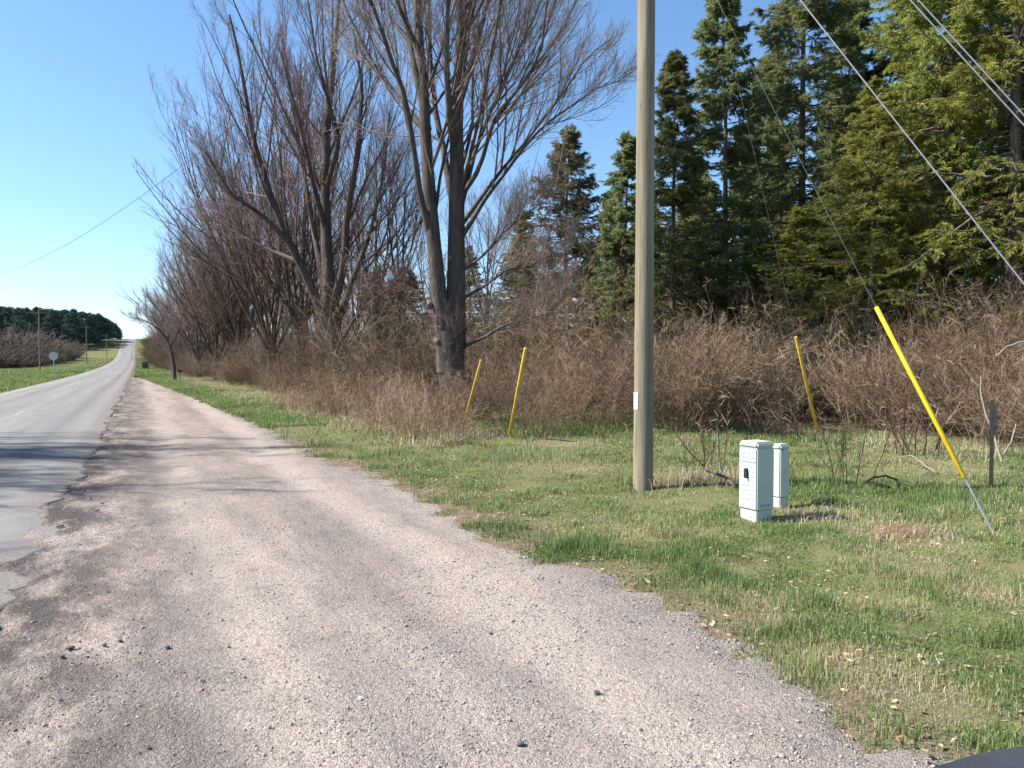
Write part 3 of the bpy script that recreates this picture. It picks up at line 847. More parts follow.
for (px, t, H, r, rz, k, lab) in spec:
    xy = ground_xy(px, t)
    if k not in proto_t:
        lim = generic_limbs(np.random.RandomState(200 + k), H, r, (7, 8, 7, 3)[k], (.20, .14, .18, .40)[k], (.27, .33, .30, .22)[k])
        o = make_tree('bare_tree', (0, 0, 0), lab, 300 + k, lim, (1.25, 1.35, 1.4, 1.2)[k], GRP, dens=.84, ang=.56, up=.085, len1=.56, lo=.08)
        o['h'] = H; proto_t[k] = (o, H); sc = 1
    else:
        src, H0 = proto_t[k]
        o = copy_tree(src); sc = H / H0
    del_h = o.get('h')
    if del_h is not None: del o['h']
    o.location = (xy[0], xy[1], gz(*xy)); o.rotation_euler = (0, 0, rz); o.scale = (sc * (1.3 if 'low ' in lab else 1),) * 2 + (sc,)
    tag(o, lab, 'bare tree', GRP)
# small leaning roadside tree with dark trunk far along the verge
lb = ground_xy(175, 2.8)
lb = G(175, 380)[:2]
lp = np.array([lb[0], lb[1], gz(*lb)]); LD = lb[1]
def at3(px, py, dd=0.0): return P(px, py, LD + dd) - lp
pm3 = LD / F
make_tree('bare_tree', tuple(lp), 'small dark leaning tree alone on the far grass verge', 31,
          [(np.array([at3(175, 384), at3(174, 366), at3(171, 350), at3(167, 338)]), 2 * pm3, 1.5 * pm3), (np.array([at3(168, 340), at3(160, 330, -1), at3(148, 322, -2), at3(138, 318, -3)]), 1.1 * pm3, .3 * pm3),
           (np.array([at3(168, 340), at3(166, 325, 1), at3(160, 312, 1.5), at3(152, 300, 2)]), 1.2 * pm3, .3 * pm3), (np.array([at3(170, 348), at3(178, 332, .5), at3(182, 318, 1), at3(188, 305, 1)]), 1 * pm3, .3 * pm3)], 1.6, GRP, dens=.8, len1=.5)
# tree across the road, outside the picture: its shadow falls over the road
lim = generic_limbs(np.random.RandomState(260), 15.5, .22, 5, .22, .22)
o = make_tree('bare_tree', (-22.0, 12.4, gz(-22.0, 12.4)), 'bare tree across the road whose shadow stripes the asphalt', 360, lim, 2.0, GRP, dens=.7, ang=.5, up=.12, len1=.36, lo=.1)
for i, (x_, y_, sc_, rz_, lab) in enumerate(((-21.5, 14.2, 1.0, 2.2, 'second bare tree across the road, shading the asphalt further off'), (-22.2, 10.4, .93, 4.1, 'nearest bare tree across the road, shading the near lane'), (-19.4, 8.7, .9, 5.3, 'outer bare tree across the road, casting thin streaks on the near lane'), (-24.0, 13.4, 1.05, .9, 'bare tree standing behind the others across the road'), (-20.8, 11.6, .8, 3.3, 'smaller bare tree across the road in front of the others'), (-19.8, 7.3, .85, 1.6, 'bare tree across the road at the near end of its row'))):
    c_ = copy_tree(o); c_.location = (x_, y_, gz(x_, y_)); c_.scale = (sc_, sc_, sc_); c_.rotation_euler = (0, 0, rz_)
    tag(c_, lab, 'bare tree', GRP)

# ------------------------------------------------------------------ conifers
def conifer(seed, H, r, Lmax, z0, nb, dens=1.0, leaf=1.0, up0=-.15, gap=.25, shape=.8, droop=.05, nsp=40):
    rs = np.random.RandomState(seed)
    nb = int(nb * 1.5)
    tp = np.array([[0, 0, -.3], [0, 0, H * .3], [.05 * rs.normal(), .05 * rs.normal(), H * .65], [.12 * rs.normal(), .12 * rs.normal(), H]])
    tp = resample(tp, 16); tr_r = r * np.linspace(1.1, .06, 16)
    tr = MB(); tubes(tr, tp[None], tr_r[None], 8)
    z = z0 + (H - z0) * np.sort(rs.uniform(0, 1, nb)) ** .9
    z = np.round(z / .3) * .3 + rs.normal(0, .09, nb)
    nsp = nsp * .68
    u = ((z - z0) / (H - z0)).clip(0, .995)
    env = (1 - u) ** shape * (1 - .45 * sstep(.25, 0, u))
    L = (Lmax * env * rs.uniform(.55, 1.1, nb) + .18)
    lob = rs.uniform(0, 6.283, 5)
    a = rs.uniform(0, 6.283, nb)
    L *= 1 + gap * np.sin(a * 2 + z * .9 + lob[0]) * np.sin(z * 1.7 + lob[1])
    el = up0 + .75 * u ** 1.4 + rs.normal(0, .12, nb)
    d = np.stack([np.cos(a) * np.cos(el), np.sin(a) * np.cos(el), np.sin(el)], -1)
    S = np.stack([np.interp(z, tp[:, 2], tp[:, 0]), np.interp(z, tp[:, 2], tp[:, 1]), z], -1)
    k = 7; Q = [S]
    for j in range(k - 1):
        d = nrm(d + np.array([0, 0, -droop + .16 * (j > 3)]) + rs.normal(0, .07, d.shape))
        Q.append(Q[-1] + d * (L / (k - 1))[:, None])
    Q = np.stack(Q, 1); RR = (L * .013).clip(.008)[:, None] * np.linspace(1, .3, k)[None]
    tubes(tr, Q, RR, 4)
    b = kids(rs, Q, RR, 11, .22, 1.0, .85, .36, .012, 4, -.06, .12, .18, flat=.55, rmin=.004)
    # dead whiskers low on the stem
    nd = int(nb * .25)
    zz = rs.uniform(.5, max(z0, 1) + H * .15, nd); aa = rs.uniform(0, 6.28, nd); dl = rs.uniform(.4, 1.6, nd) * Lmax / 3
    dq = np.stack([np.stack([0 * zz, 0 * zz, zz], -1), np.stack([np.cos(aa) * dl * .6, np.sin(aa) * dl * .6, zz - .05 * dl], -1), np.stack([np.cos(aa) * dl, np.sin(aa) * dl, zz - .25 * dl], -1)], 1)
    tubes(tr, dq, np.broadcast_to([.014, .01, .005], (nd, 3)), 3)
    fo = MB()
    def sprays(PQ, n, u0, lsz, wsz):
        N, K = PQ.shape[:2]
        uu = u0 + (1 - u0) * rs.uniform(0, 1, (N, n)); f = uu * (K - 1); i = np.minimum(f.astype(int), K - 2); fr = (f - i)[..., None]
        bb = np.arange(N)[:, None]
        c = (PQ[bb, i] * (1 - fr) + PQ[bb, i + 1] * fr).reshape(-1, 3)
        T = nrm(PQ[bb, i + 1] - PQ[bb, i]).reshape(-1, 3)
        side = nrm(np.cross(T, [0, 0, 1.]) + rs.normal(0, .35, T.shape))
        D = nrm(T + side * rs.choice([-1, 1], len(T))[:, None] * rs.uniform(.3, 1.1, len(T))[:, None] + np.array([0, 0, -.25]) + rs.normal(0, .2, T.shape))
        Wv = nrm(np.cross(D, rs.normal(size=D.shape) * .9 + [0, 0, .5]))
        l = lsz * rs.uniform(.6, 1.4, len(T))[:, None] * leaf; w = wsz * rs.uniform(.6, 1.4, len(T))[:, None] * leaf
        mid = c + D * l * .5
        v = np.stack([c, mid - Wv * w, c + D * l + np.array([0, 0, -.12]) * l, mid + Wv * w], 1).reshape(-1, 3)
        kq = np.arange(len(T)) * 4
        hgt = (c[:, 2] / H)
        fo.add(v, np.stack([kq, kq + 1, kq + 2, kq + 3], 1), None, (rs.beta(2.2, 2.6, len(T)) + np.repeat(rs.normal(0, .12, N), n)).clip(0, 1))
    sprays(b[0], int(nsp * dens), .05, .17, .014)
    sprays(Q, int(nsp * 1.3 * dens), .25, .17, .014)
    return tr, fo
def make_conifer(loc, label, seed, needles, H, r, Lmax, z0, nb, **kw):
    t = empty('conifer', loc, label, 'conifer', 'conifers behind the brush')
    tr, fo = conifer(seed, H, r, Lmax, z0, nb, **kw)
    tr.build('trunk', M_CONBARK, t, True); fo.build('crown', needles, t)
    return t
def cpos(px, d): return np.array([(px - 512) / F * d, d])
CP = {}
def con_proto(key):
    if key == 'dark': return dict(seed=41, needles=M_NEEDLE, H=18, r=.19, Lmax=3.6, z0=1.2, nb=215, dens=1.2, shape=.72)
    if key == 'slim': return dict(seed=42, needles=M_NEEDLE, H=16, r=.15, Lmax=2.7, z0=1.4, nb=200, dens=1.3, shape=.72, gap=.22)
    if key == 'cedar': return dict(seed=43, needles=M_NEEDLE_Y, H=17, r=.24, Lmax=4.3, z0=.9, nb=200, dens=1.3, shape=.62, gap=.35, leaf=1.0, droop=.08)
    if key == 'brown': return dict(seed=44, needles=M_NEEDLE_B, H=12.5, r=.17, Lmax=5.3, z0=.6, nb=190, dens=1.1, shape=.85, gap=.25)
cons = [  # key, px, d, H, rz, label
    ('slim', 672, 27.5, 12.2, 0, 'slim open conifer just right of the utility pole'),
    ('slim', 724, 28.5, 15.6, 2.0, 'slim conifer with a pointed top, second right of the utility pole'),
    ('dark', 800, 29, 19.0, 0, 'dense dark conifer behind the thin wire, broadest in the middle of the stand'),
    ('dark', 766, 33, 15.0, 1.3, 'dark conifer set back left of the dense dark one'),
    ('slim', 846, 31, 16.3, 3.1, 'slim conifer in the gap beside the sunny cedar'),
    ('cedar', 945, 24.0, 19.0, 0, 'tall sunny yellow-green conifer behind the paired wires'),
    ('cedar', 872, 23.2, 9.6, 2.4, 'shorter sunny conifer behind the bright yellow guard top'),
    ('cedar', 1012, 22.0, 16.5, 4.1, 'sunny conifer at the far right edge of the stand'),
    ('cedar', 1080, 23.0, 17.0, 1.1, 'conifer just past the right end of the visible stand'),
    ('dark', 905, 30, 17.5, 4.6, 'dark conifer behind the sunny cedars'),
    ('dark', 985, 31, 19.5, 2.9, 'dark conifer filling behind the tall sunny one'),
    ('brown', 566, 37, 12.2, 0, 'brownish conifer standing alone left of the utility pole'),
    ('slim', 625, 33, 11.0, 4.4, 'small open conifer half hidden by the utility pole'),
    ('slim', 524, 42, 9.5, 1.0, 'low conifer behind the right limbs of the maple'),
    ('dark', 378, 46, 7.0, 3.3, 'low dark green conifer showing between the bare trunks'),
    ('brown', 405, 38, 6.0, 2.2, 'reddish brown conifer directly left of the maple trunk'),
    ('slim', 690, 38, 11.5, 5.2, 'thin conifer behind the two slim ones'),
    ('slim', 742, 40, 12.0, 0.6, 'thin conifer far back in the stand'),
    ('dark', 650, 45, 11.0, 2.6, 'dark conifer far back behind the utility pole'),
    ('dark', 590, 50, 9.0, 5.9, 'dark low conifer far back in the open gap'),
    ('dark', 840, 42, 15.5, 0.9, 'dark conifer far back in the centre of the stand'),
    ('dark', 930, 42, 17.5, 3.6, 'dark conifer far back behind the cedars'),
    ('dark', 1030, 40, 18.5, 5.1, 'dark conifer far back at the right end'),
    ('slim', 705, 30, 8.5, 3.7, 'young conifer between the two slim ones'),
    ('slim', 822, 26.5, 7.5, 5.0, 'young conifer below the dense dark one'),
    ('dark', 700, 48, 13.0, 0.2, 'dark conifer far back between the two slim conifers'),
    ('dark', 775, 47, 15.5, 2.0, 'dark conifer far back left of the dense dark one'),
    ('dark', 880, 48, 17.5, 4.2, 'dark conifer furthest back behind the sunny ones'),
    ('slim', 612, 44, 11.0, 2.4, 'hazy slim conifer far back left of the utility pole'),
    ('brown', 640, 34, 8.0, 1.4, 'low brownish conifer behind the utility pole'),
    ('cedar', 800, 25.5, 6.5, 0.7, 'low sunny conifer in front of the dense dark one'),
    ('brown', 520, 46, 8.5, 4.0, 'low brownish conifer behind the maple branches'),
    ('dark', 548, 55, 9.5, 1.9, 'hazy low conifer furthest back behind the brown one'),
    ('dark', 470, 52, 9.0, 4.9, 'hazy low conifer behind the maple trunk'),
]
for (key, px, d, H, rz, lab) in cons:
    xy = cpos(px, d)
    if key not in CP:
        kw = con_proto(key); H0 = kw['H']
        o = make_conifer((0, 0, 0), lab, kw.pop('seed'), kw.pop('needles'), **kw)
        CP[key] = (o, H0)
    else:
        o = copy_tree(CP[key][0])
    H0 = CP[key][1]
    sc = H / H0
    wsc = sc ** .55
    o.location = (xy[0], xy[1], gz(*xy)); o.scale = (wsc, wsc, sc); o.rotation_euler = (0, 0, rz)
    tag(o, lab, 'conifer', 'conifers behind the brush')

# ------------------------------------------------------------------ brush
def shrub_arr(seed, H=2.6, n=40, spread=.55, r=.011, k1=6, k2=4, arch=.06):
    rs = np.random.RandomState(seed)
    a = rs.uniform(0, 6.28, n); rr = .5 * np.sqrt(rs.uniform(0, 1, n))
    S = np.stack([np.cos(a) * rr, np.sin(a) * rr, 0 * a - .05], -1)
    tilt = np.abs(rs.normal(0, spread, n)).clip(0, 1.25); b = a + rs.normal(0, .7, n)
    d = np.stack([np.cos(b) * np.sin(tilt), np.sin(b) * np.sin(tilt), np.cos(tilt)], -1)
    L = H * rs.uniform(.55, 1.15, n); K = 5; Q = [S]
    for j in range(K - 1):
        d = nrm(d + np.array([0, 0, -arch * j]) + rs.normal(0, .12, d.shape)); Q.append(Q[-1] + d * (L / (K - 1))[:, None])
    Q = np.stack(Q, 1); RR = (r * rs.uniform(.6, 1.4, n))[:, None] * np.linspace(1, .4, K)[None]
    mb = MB(); tubes(mb, Q, RR, 3, rs.uniform(0, .7, n))
    c = kids(rs, Q, RR, k1, .2, 1, .7, .42, .012, 4, .02, .16, .15, rmin=r * .45); tubes(mb, c[0], c[1], 3, rs.uniform(.1, .9, len(c[0])))
    e = kids(rs, c[0], c[1], k2, .2, 1, .75, .5, .01, 2, .02, .1, .12, rmin=r * .38); tubes(mb, e[0], e[1], 3, rs.uniform(.2, 1, len(e[0])))
    return mb.arrays()
rotz = lambda a, s, sz=None: np.array([[math.cos(a) * s, -math.sin(a) * s, 0], [math.sin(a) * s, math.cos(a) * s, 0], [0, 0, sz or s]])
SH = [shrub_arr(500 + i, 2.7, 34, (.5, .65, .35, .8)[i], (.0075, .0065, .009, .007)[i], 8, 5, (.05, .09, .02, .12)[i]) for i in range(4)]
SHT = [shrub_arr(520 + i, 2.0, 11, .26, .0085, 4, 3, .02) for i in range(4)]
SAP = [shrub_arr(540 + i, 5.5, 11, .32, .013, 9, 6, .0) for i in range(3)]
rs = np.random.RandomState(9)
th = MB()
# the dark thicket behind the lawn
for i in range(190):
    px = rs.uniform(395, 1085)
    f = rs.uniform(0, 1) ** .8
    front = np.interp(px, [395, 480, 640, 760, 860, 930, 1085], [24.8, 23.8, 23.2, 20.5, 16.6, 14.6, 13.0])
    d = front + f * 7.0 + np.interp(px, [395, 480, 760, 900, 1085], [1.4, 1.9, 1.7, 1.2, 1.0])
    x, y = cpos(px, d)
    hs = np.interp(px, [395, 500, 640, 700, 860, 1085], [.78, .82, .88, 1.0, 1.05, 1.0]) * rs.lognormal(-.12, .24) * (.75 + .45 * f)
    th.place(SH[rs.randint(4)], rotz(rs.uniform(0, 6.28), hs * 1.05, hs), (x, y, gz(x, y)), rs.normal(-.03, .2))
# the brush under the bare trees, running away along the road
for i in range(230):
    s = 15 + 125 * rs.uniform(0, 1) ** 1.6
    fr = np.interp(s, [15, 24, 40, 60, 140], [6.6, 5.3, 5.0, 4.4, 3.2])
    t = fr + .5 + rs.uniform(0, 1) ** 1.1 * 9
    x, y = st2xy(s, t)
    if abs(x - mb0[0]) < 1.2 and abs(y - mb0[1]) < 1.4: continue
    hs = rs.uniform(.6, 1.05) * np.interp(t - fr, [0, 1.5, 5], [.5, .8, 1.35]) * np.interp(s, [15, 60, 140], [.85, 1.1, 1.3])
    th.place(SH[rs.randint(4)], rotz(rs.uniform(0, 6.28), hs * 1.1, hs), (x, y, gz(x, y)), rs.normal(.02, .12))
for i in range(110):
    s = 24 + 100 * rs.uniform(0, 1) ** 1.3
    t = np.interp(s, [24, 60, 140], [8.0, 6.5, 5.0]) + rs.uniform(0, 1) * 10
    x, y = st2xy(s, t)
    hs = rs.uniform(.55, 1.15)
    th.place(SAP[rs.randint(3)], rotz(rs.uniform(0, 6.28), hs, hs), (x, y, gz(x, y)), rs.normal(.0, .12))
for i in range(26):
    px = rs.uniform(470, 1080); d = np.interp(px, [470, 700, 1080], [30, 27, 19]) + rs.uniform(-2, 5); x, y = cpos(px, d)
    hs = rs.uniform(.5, .85)
    th.place(SAP[rs.randint(3)], rotz(rs.uniform(0, 6.28), hs, hs), (x, y, gz(x, y)), rs.normal(.0, .12))
for i in range(170):
    s = 110 + 270 * rs.uniform(0, 1); t = np.interp(s, [110, 200, 380], [4.2, 3.6, 2.6]) + rs.uniform(0, 1) ** 1.3 * 14
    x, y = st2xy(s, t); hs = rs.uniform(1.1, 2.4) * np.interp(t, [3, 8], [.7, 1.1])
    th.place(SH[rs.randint(4)], rotz(rs.uniform(0, 6.28), hs * 1.2, hs), (x, y, gz(x, y)), rs.normal(-.1, .12))
o = th.build('undergrowth', M_BRUSH)
tag(o, 'tangled reddish brown leafless thicket behind the lawn and under the trees', 'undergrowth', kind='stuff')
# upright dry stalks in front of the maple
dw = MB()
for i in range(230):
    s = rs.uniform(13.2, 27); t = np.interp(s, [13.5, 16, 26], [5.2, 4.6, 4.0]) + rs.uniform(0, 1) * np.interp(s, [13.5, 18, 26], [1.4, 4.2, 4.5])
    x, y = st2xy(s, t)
    if 512 + F * x / y > 462: continue
    hs = rs.uniform(.25, .7)
    dw.place(SHT[rs.randint(4)], rotz(rs.uniform(0, 6.28), hs * 1.1, hs), (x, y, gz(x, y)), rs.normal(.0, .2))
o = dw.build('dry_weeds', M_DRY)
tag(o, 'upright tan dry weed stalks in front of the old maple', 'dry weeds', kind='stuff')
# straw fringe at the foot of the thicket
sf = MB()
n = 26000
px = rs.uniform(330, 1084, n)
front = np.interp(px, [330, 395, 480, 640, 760, 860, 930, 1085], [20, 24.0, 23.4, 22.8, 20.0, 16.2, 14.2, 12.6])
d = front + rs.normal(0, .55, n) + .1
x = (px - 512) / F * d; s, t = xy2st(x, d)
k = rs.uniform(size=n) < sstep(.3, .6, vn(s * 1.3, t * 1.3, 91)); s, t = s[k], t[k]; m = len(s)
blades(sf, s, t, .13 * rs.lognormal(0, .4, m), .014 * rs.uniform(.7, 1.4, m), rs.uniform(.55, 1, m), rs, .9)
n = 26000
s = 14 + 60 * rs.uniform(0, 1, n) ** 1.4; t = np.interp(s, [14, 24, 40, 60, 140], [5.9, 4.9, 4.7, 4.1, 3.2]) + rs.normal(0, .55, n)
k = rs.uniform(size=n) < sstep(.35, .65, vn(s * .9, t * 1.3, 92)); s, t = s[k], t[k]; m = len(s)
blades(sf, s, t, .16 * rs.lognormal(0, .4, m), .02 * rs.uniform(.7, 1.4, m), rs.uniform(.6, 1, m), rs, .9)
o = sf.build('straw', M_BLADE)
tag(o, 'dead straw-coloured grass along the foot of the thicket', 'dead grass', kind='stuff')

# individual shrubs on the lawn
def shrub(px, py, label, seed, H, n, spread, r=.012, m=None, k1=5, k2=3):
    g = G(px, py); g[2] = gz(g[0], g[1])
    v, q, t, rq, rt = shrub_arr(seed, H, n, spread, r, k1, k2, .02)
    v = v * np.array([1, 1, 1]); v[:, :2] *= .8
    mb = MB(); mb.place((v, q, t, rq, rt), np.eye(3), (0, 0, 0))
    o = mb.build('shrub', m or M_BRUSH); o.location = g
    return tag(o, label, 'shrub', 'bare shrubs standing on the lawn')
shrub(716, 476, 'bare shrub with dark curved stems left of the pale green cabinets', 601, 1.35, 9, .5, .014)
shrub(847, 486, 'thin upright bare shrub between the cabinets and the bright guard', 602, 1.1, 9, .3, .009)
shrub(640, 422, 'small bare shrub at the thicket foot by the pole', 603, 1.2, 12, .5, .012)
shrub(700, 482, 'low sparse bare shrub leaning behind the dead grass mound', 604, .8, 6, .6, .009)
shrub(800, 440, 'wispy bare shrub in front of the thicket beside the faded right guard', 605, 1.5, 12, .5, .012)
shrub(915, 455, 'wide tangled bare shrub leaning out of the thicket on the right', 606, 1.8, 18, .75, .013)

# ------------------------------------------------------------------ far left: pines, bare thicket
rs = np.random.RandomState(15)
FP = []
for i in range(3):
    tr, fo = conifer(700 + i, 16, .2, 3.6, 2.0, 60, dens=.55, leaf=5.0, shape=.6, gap=.2, nsp=11)
    FP.append(fo.arrays())
pf = MB()
topx = [-60, 0, 30, 60, 82, 100, 112, 119, 124, 127]; topy = [306, 308, 309.5, 310.5, 312, 316, 321, 327, 334, 341]
for row, (dd, n) in enumerate(((0, 46), (16, 44), (34, 44), (60, 40))):
    for i in range(n):
        px = rs.uniform(-60, 126)
        d = np.interp(px, [-60, 0, 80, 110, 126], [265, 275, 300, 345, 400]) + dd + rs.uniform(-6, 6)
        x = (px - 512) / F * d
        if xy2st(x, d)[1] > -8: continue
        zb = gz(x, d)
        zt = P(px, np.interp(px, topx, topy) + rs.normal(.6, 1.0), d)[2]
        H = zt - zb
        if H < 3: continue
        sw = rs.uniform(.95, 1.35) * (min(H / 16, 1) ** .5)
        pf.place(FP[rs.randint(3)], rotz(rs.uniform(0, 6.28), sw, H / 16), (x, d, zb), rs.normal(0, .1))
o = pf.build('pine_forest', M_FARPINE)
tag(o, 'dark blue-green pine forest covering the hill across the road', 'pine forest', kind='stuff')
fb = MB()
SHF = [shrub_arr(720 + i, 2.7, 30, .5, .035, 5, 3) for i in range(3)]
for i in range(210):
    px = rs.uniform(-50, 92)
    k = rs.uniform()
    d = np.interp(px, [-50, 0, 40, 92], [125, 130, 150, 215]) + k * 60
    x = (px - 512) / F * d
    s, t = xy2st(x, d)
    if t > -17: continue
    yt = np.interp(px, [-50, 0, 25, 60, 92], [321, 322, 325, 331, 339]) + (1 - k) * 24 + rs.uniform(-3, 8)
    H = P(px, yt, d)[2] - gz(x, d)
    if H < 1: continue
    fb.place(SHF[rs.randint(3)], rotz(rs.uniform(0, 6.28), 1.25 * (H / 2.7) ** .7, H / 2.7), (x, d, gz(x, d)), (rs.normal(.25, .1) if k > .5 else rs.normal(-.15, .1)))
o = fb.build('bare_thicket', M_FARBRUSH)
tag(o, 'grey-brown leafless thicket below the pine forest', 'thicket', kind='stuff')

# ------------------------------------------------------------------ the utility pole with its wires
def tube_obj(name, pts, r, m, parent=None, sides=8, cap=True, k=None):
    pts = np.asarray(pts, float)
    rr = np.broadcast_to(np.asarray(r, float), (len(pts),))
    mb = MB(); tubes(mb, pts[None], rr[None], sides, None, cap)
    return mb.build(name, m, parent, True)
pg = G(643, 489); pg[2] = gz(pg[0], pg[1])
PH = 10.6
pole = empty('utility_pole', tuple(pg), 'tall round wooden utility pole with a white tag, standing on the lawn', 'utility pole', 'utility poles')
zz = np.linspace(-.3, PH, 30)
tube_obj('shaft', np.stack([np.interp(zz, [-.3, PH], [0, .02]), 0 * zz, zz], 1), np.interp(zz, [-.3, 0, 3, PH], [.132, .126, .118, .095]), M_POLE, pole, 28)
def box_mb(mb, c, sx, sy, sz, M=None):
    v = np.array([[x, y, z] for x in (-.5, .5) for y in (-.5, .5) for z in (-.5, .5)]) * [sx, sy, sz]
    if M is not None: v = v @ np.asarray(M).T
    q = [[0, 1, 3, 2], [4, 6, 7, 5], [0, 4, 5, 1], [2, 3, 7, 6], [0, 2, 6, 4], [1, 5, 7, 3]]
    mb.add(v + np.asarray(c), q)
    return mb
# white tag, bent round the shaft, facing left of the camera
def pole_plate(name, a0, a1, z0, z1, r, m, parent):
    a = np.linspace(a0, a1, 7); mb = MB(); v = []
    for rr in (r, r + .003):
        for z in (z0, z1): v += [[math.cos(x) * rr, math.sin(x) * rr, z] for x in a]
    n = 7; q = []
    for i in range(n - 1):
        q += [[2 * n + i, 2 * n + i + 1, 3 * n + i + 1, 3 * n + i], [i + 1, i, n + i, n + i + 1], [n + i, n + i + 1, 3 * n + i + 1, 3 * n + i][::-1], [i, i + 1, 2 * n + i + 1, 2 * n + i]]
    mb.add(v, q)
    return mb.build(name, m, parent)
tz0 = P(636, 409, pg[1])[2] - pg[2]; tz1 = P(636, 392, pg[1])[2] - pg[2]
tg = pole_plate('tag', R(190), R(228), tz0, tz1, .1255, M_LABEL, pole)
for i in range(4):
    z = tz0 + (tz1 - tz0) * (.2 + .2 * i)
    pole_plate('tag_print', R(196), R(216 - 4 * (i % 2)), z, z + .008, .1295, M_INK, tg)
# crossarm and insulators above the picture
mb = MB(); box_mb(mb, (0, -.16, PH - .45), 2.4, .09, .115, np.array([[SX, -SY, 0], [SY, SX, 0], [0, 0, 1]])[:, :] @ np.eye(3)); ca = mb.build('crossarm', M_POLE, pole)
for k in (-1.0, -.45, .45, 1.0):
    tube_obj('insulator', [(SX * k, SY * k - .16, PH - .40), (SX * k, SY * k - .16, PH - .33), (SX * k, SY * k - .16, PH - .26), (SX * k, SY * k - .16, PH - .2)], [.03, .055, .045, .03], M_LABEL, ca, 10)
for z in (7.86, 9.2, 9.9):
    tube_obj('guy_band', [(0.015, 0, z - .04), (0.015, 0, z + .04)], .118, M_STEEL, pole, 20)

def guy(anchor_px, z_at, g0, g1, label, m, wr=.006, gr=.027, gpx=None, kind='guy_wire'):
    A = G(*anchor_px); A[2] = gz(A[0], A[1])
    T = np.array([pg[0] + .015, pg[1], pg[2] + z_at])
    u = nrm(T - A)
    T = T - u * np.array([.1, .1, 0])
    o = empty('guy_wire', tuple(A), label, 'guy wire', 'guy wires of the utility pole')
    L = np.linalg.norm(T - A)
    ts = np.linspace(0.0, 1, 12)
    def yfind(y):
        best = None
        for f in np.linspace(0, 1, 4001):
            p = A + (T - A) * f
            r = p - np.array([0, 0, CAM_H]); dep = r[1] * CT - r[2] * ST; up = r[1] * ST + r[2] * CT
            yy = 384 - F * up / dep
            if best is None or abs(yy - y) < best[0]: best = (abs(yy - y), f)
        return best[1]
    fa, fb_ = (yfind(g0), yfind(g1)) if g0 else (.16, .38)
    tube_obj('anchor_rod', [(A + (T - A) * f) - A for f in (-.015, fa * .5, fa)], .010, M_STEEL, o, 8)
    tube_obj('strand', [(A + (T - A) * f) - A for f in np.linspace(fa * .9, 1, 10)], wr, M_STRAND, o, 6)
    p0 = (T - A) * fa; p1 = (T - A) * fb_
    tube_obj('guard', [p0, p0 + (p1 - p0) * .004, (p0 + p1) / 2, p0 + (p1 - p0) * .996, p1], [gr * .7, gr, gr, gr, gr * .75], m, o, 12)
    return o
guy((509, 438), 9.9, 434, 348, 'guy wire in a long faded yellow guard, right of the maple trunk', M_YEL2, .005, .035)
guy((462, 434), 9.2, 428, 360, 'guy wire in a thin faded yellow guard, close against the maple trunk', M_YEL2, .005, .026)
guy((993, 530), 7.75, 478, 307, 'guy wire in a bright yellow guard slanting down to the right end of the lawn', M_YEL, .0017, .0235)
guy((820, 442), 9.9, 432, 337, 'guy wire in a faded yellow guard against the brush right of the cabinets', M_YEL2, .003, .030)
# two more whose anchors lie right of the picture
def guy_free(A, z_at, label, wr=.009, off=0.0):
    A = np.array(A, float); A[2] = gz(A[0], A[1])
    T = np.array([pg[0] + .1, pg[1] + off, pg[2] + z_at])
    o = empty('guy_wire', tuple(A), label, 'guy wire', 'guy wires of the utility pole')
    D = T - A
    tube_obj('anchor_rod', [D * f for f in (-.015, .03, .07)], .010, M_STEEL, o, 8)
    tube_obj('strand', [D * f for f in np.linspace(.065, 1, 12)], wr, M_STEEL, o, 6)
    tube_obj('guard', [D * .07, D * .071, D * .12, D * .199, D * .20], [.018, .0235, .0235, .0235, .018], M_YEL, o, 12)
    return o
def fit_anchor(pa, pb, z_at):
    """ground point on the line through two pixels, seen from the pole top at height z_at: intersect the plane of sight with the ground row of the bright guard's anchor"""
    T = np.array([pg[0] + .1, pg[1], pg[2] + z_at]) - [0, 0, CAM_H]
    n = np.cross(ray(*pa), ray(*pb))
    # slide T so that it lies on the plane, then choose the ground point on the plane 3.9 m out
    y = 7.7
    # n.(x, y, -CAM_H)=0
    x = (n[2] * CAM_H - n[1] * y) / n[0]
    return (x, y, 0), -(n[0] * T[0] + n[1] * T[1]) / n[2] + CAM_H - pg[2]
for pa, pb, lab, wr in (((800, 0), (1024, 285), 'single bright guy wire running down to the right edge across the conifers', .0085),
                    ((911, 0), (1024, 124), 'lower wire of the close pair in the top right corner', .008),
                    ((919, 0), (1024, 114), 'upper wire of the close pair in the top right corner', .008)):
    A, zt = fit_anchor(pa, pb, 9.5)
    guy_free(A, zt, lab, wr)
# overhead line crossing the road to the left
def wire(name, A, B, sag, r, label, n=40):
    f = np.linspace(0, 1, n)
    p = np.array(A)[None] * (1 - f)[:, None] + np.array(B)[None] * f[:, None]
    p[:, 2] -= 4 * sag * f * (1 - f)
    o = tube_obj(name, p, r, M_BLACK, None, 5, True)
    return tag(o, label, 'wire')
wire('overhead_wire', (pg[0] - .1, pg[1], 9.0), (-36.5, 51.5, 7.0), 1.95, .007, 'single dark overhead wire crossing the sky on the left')

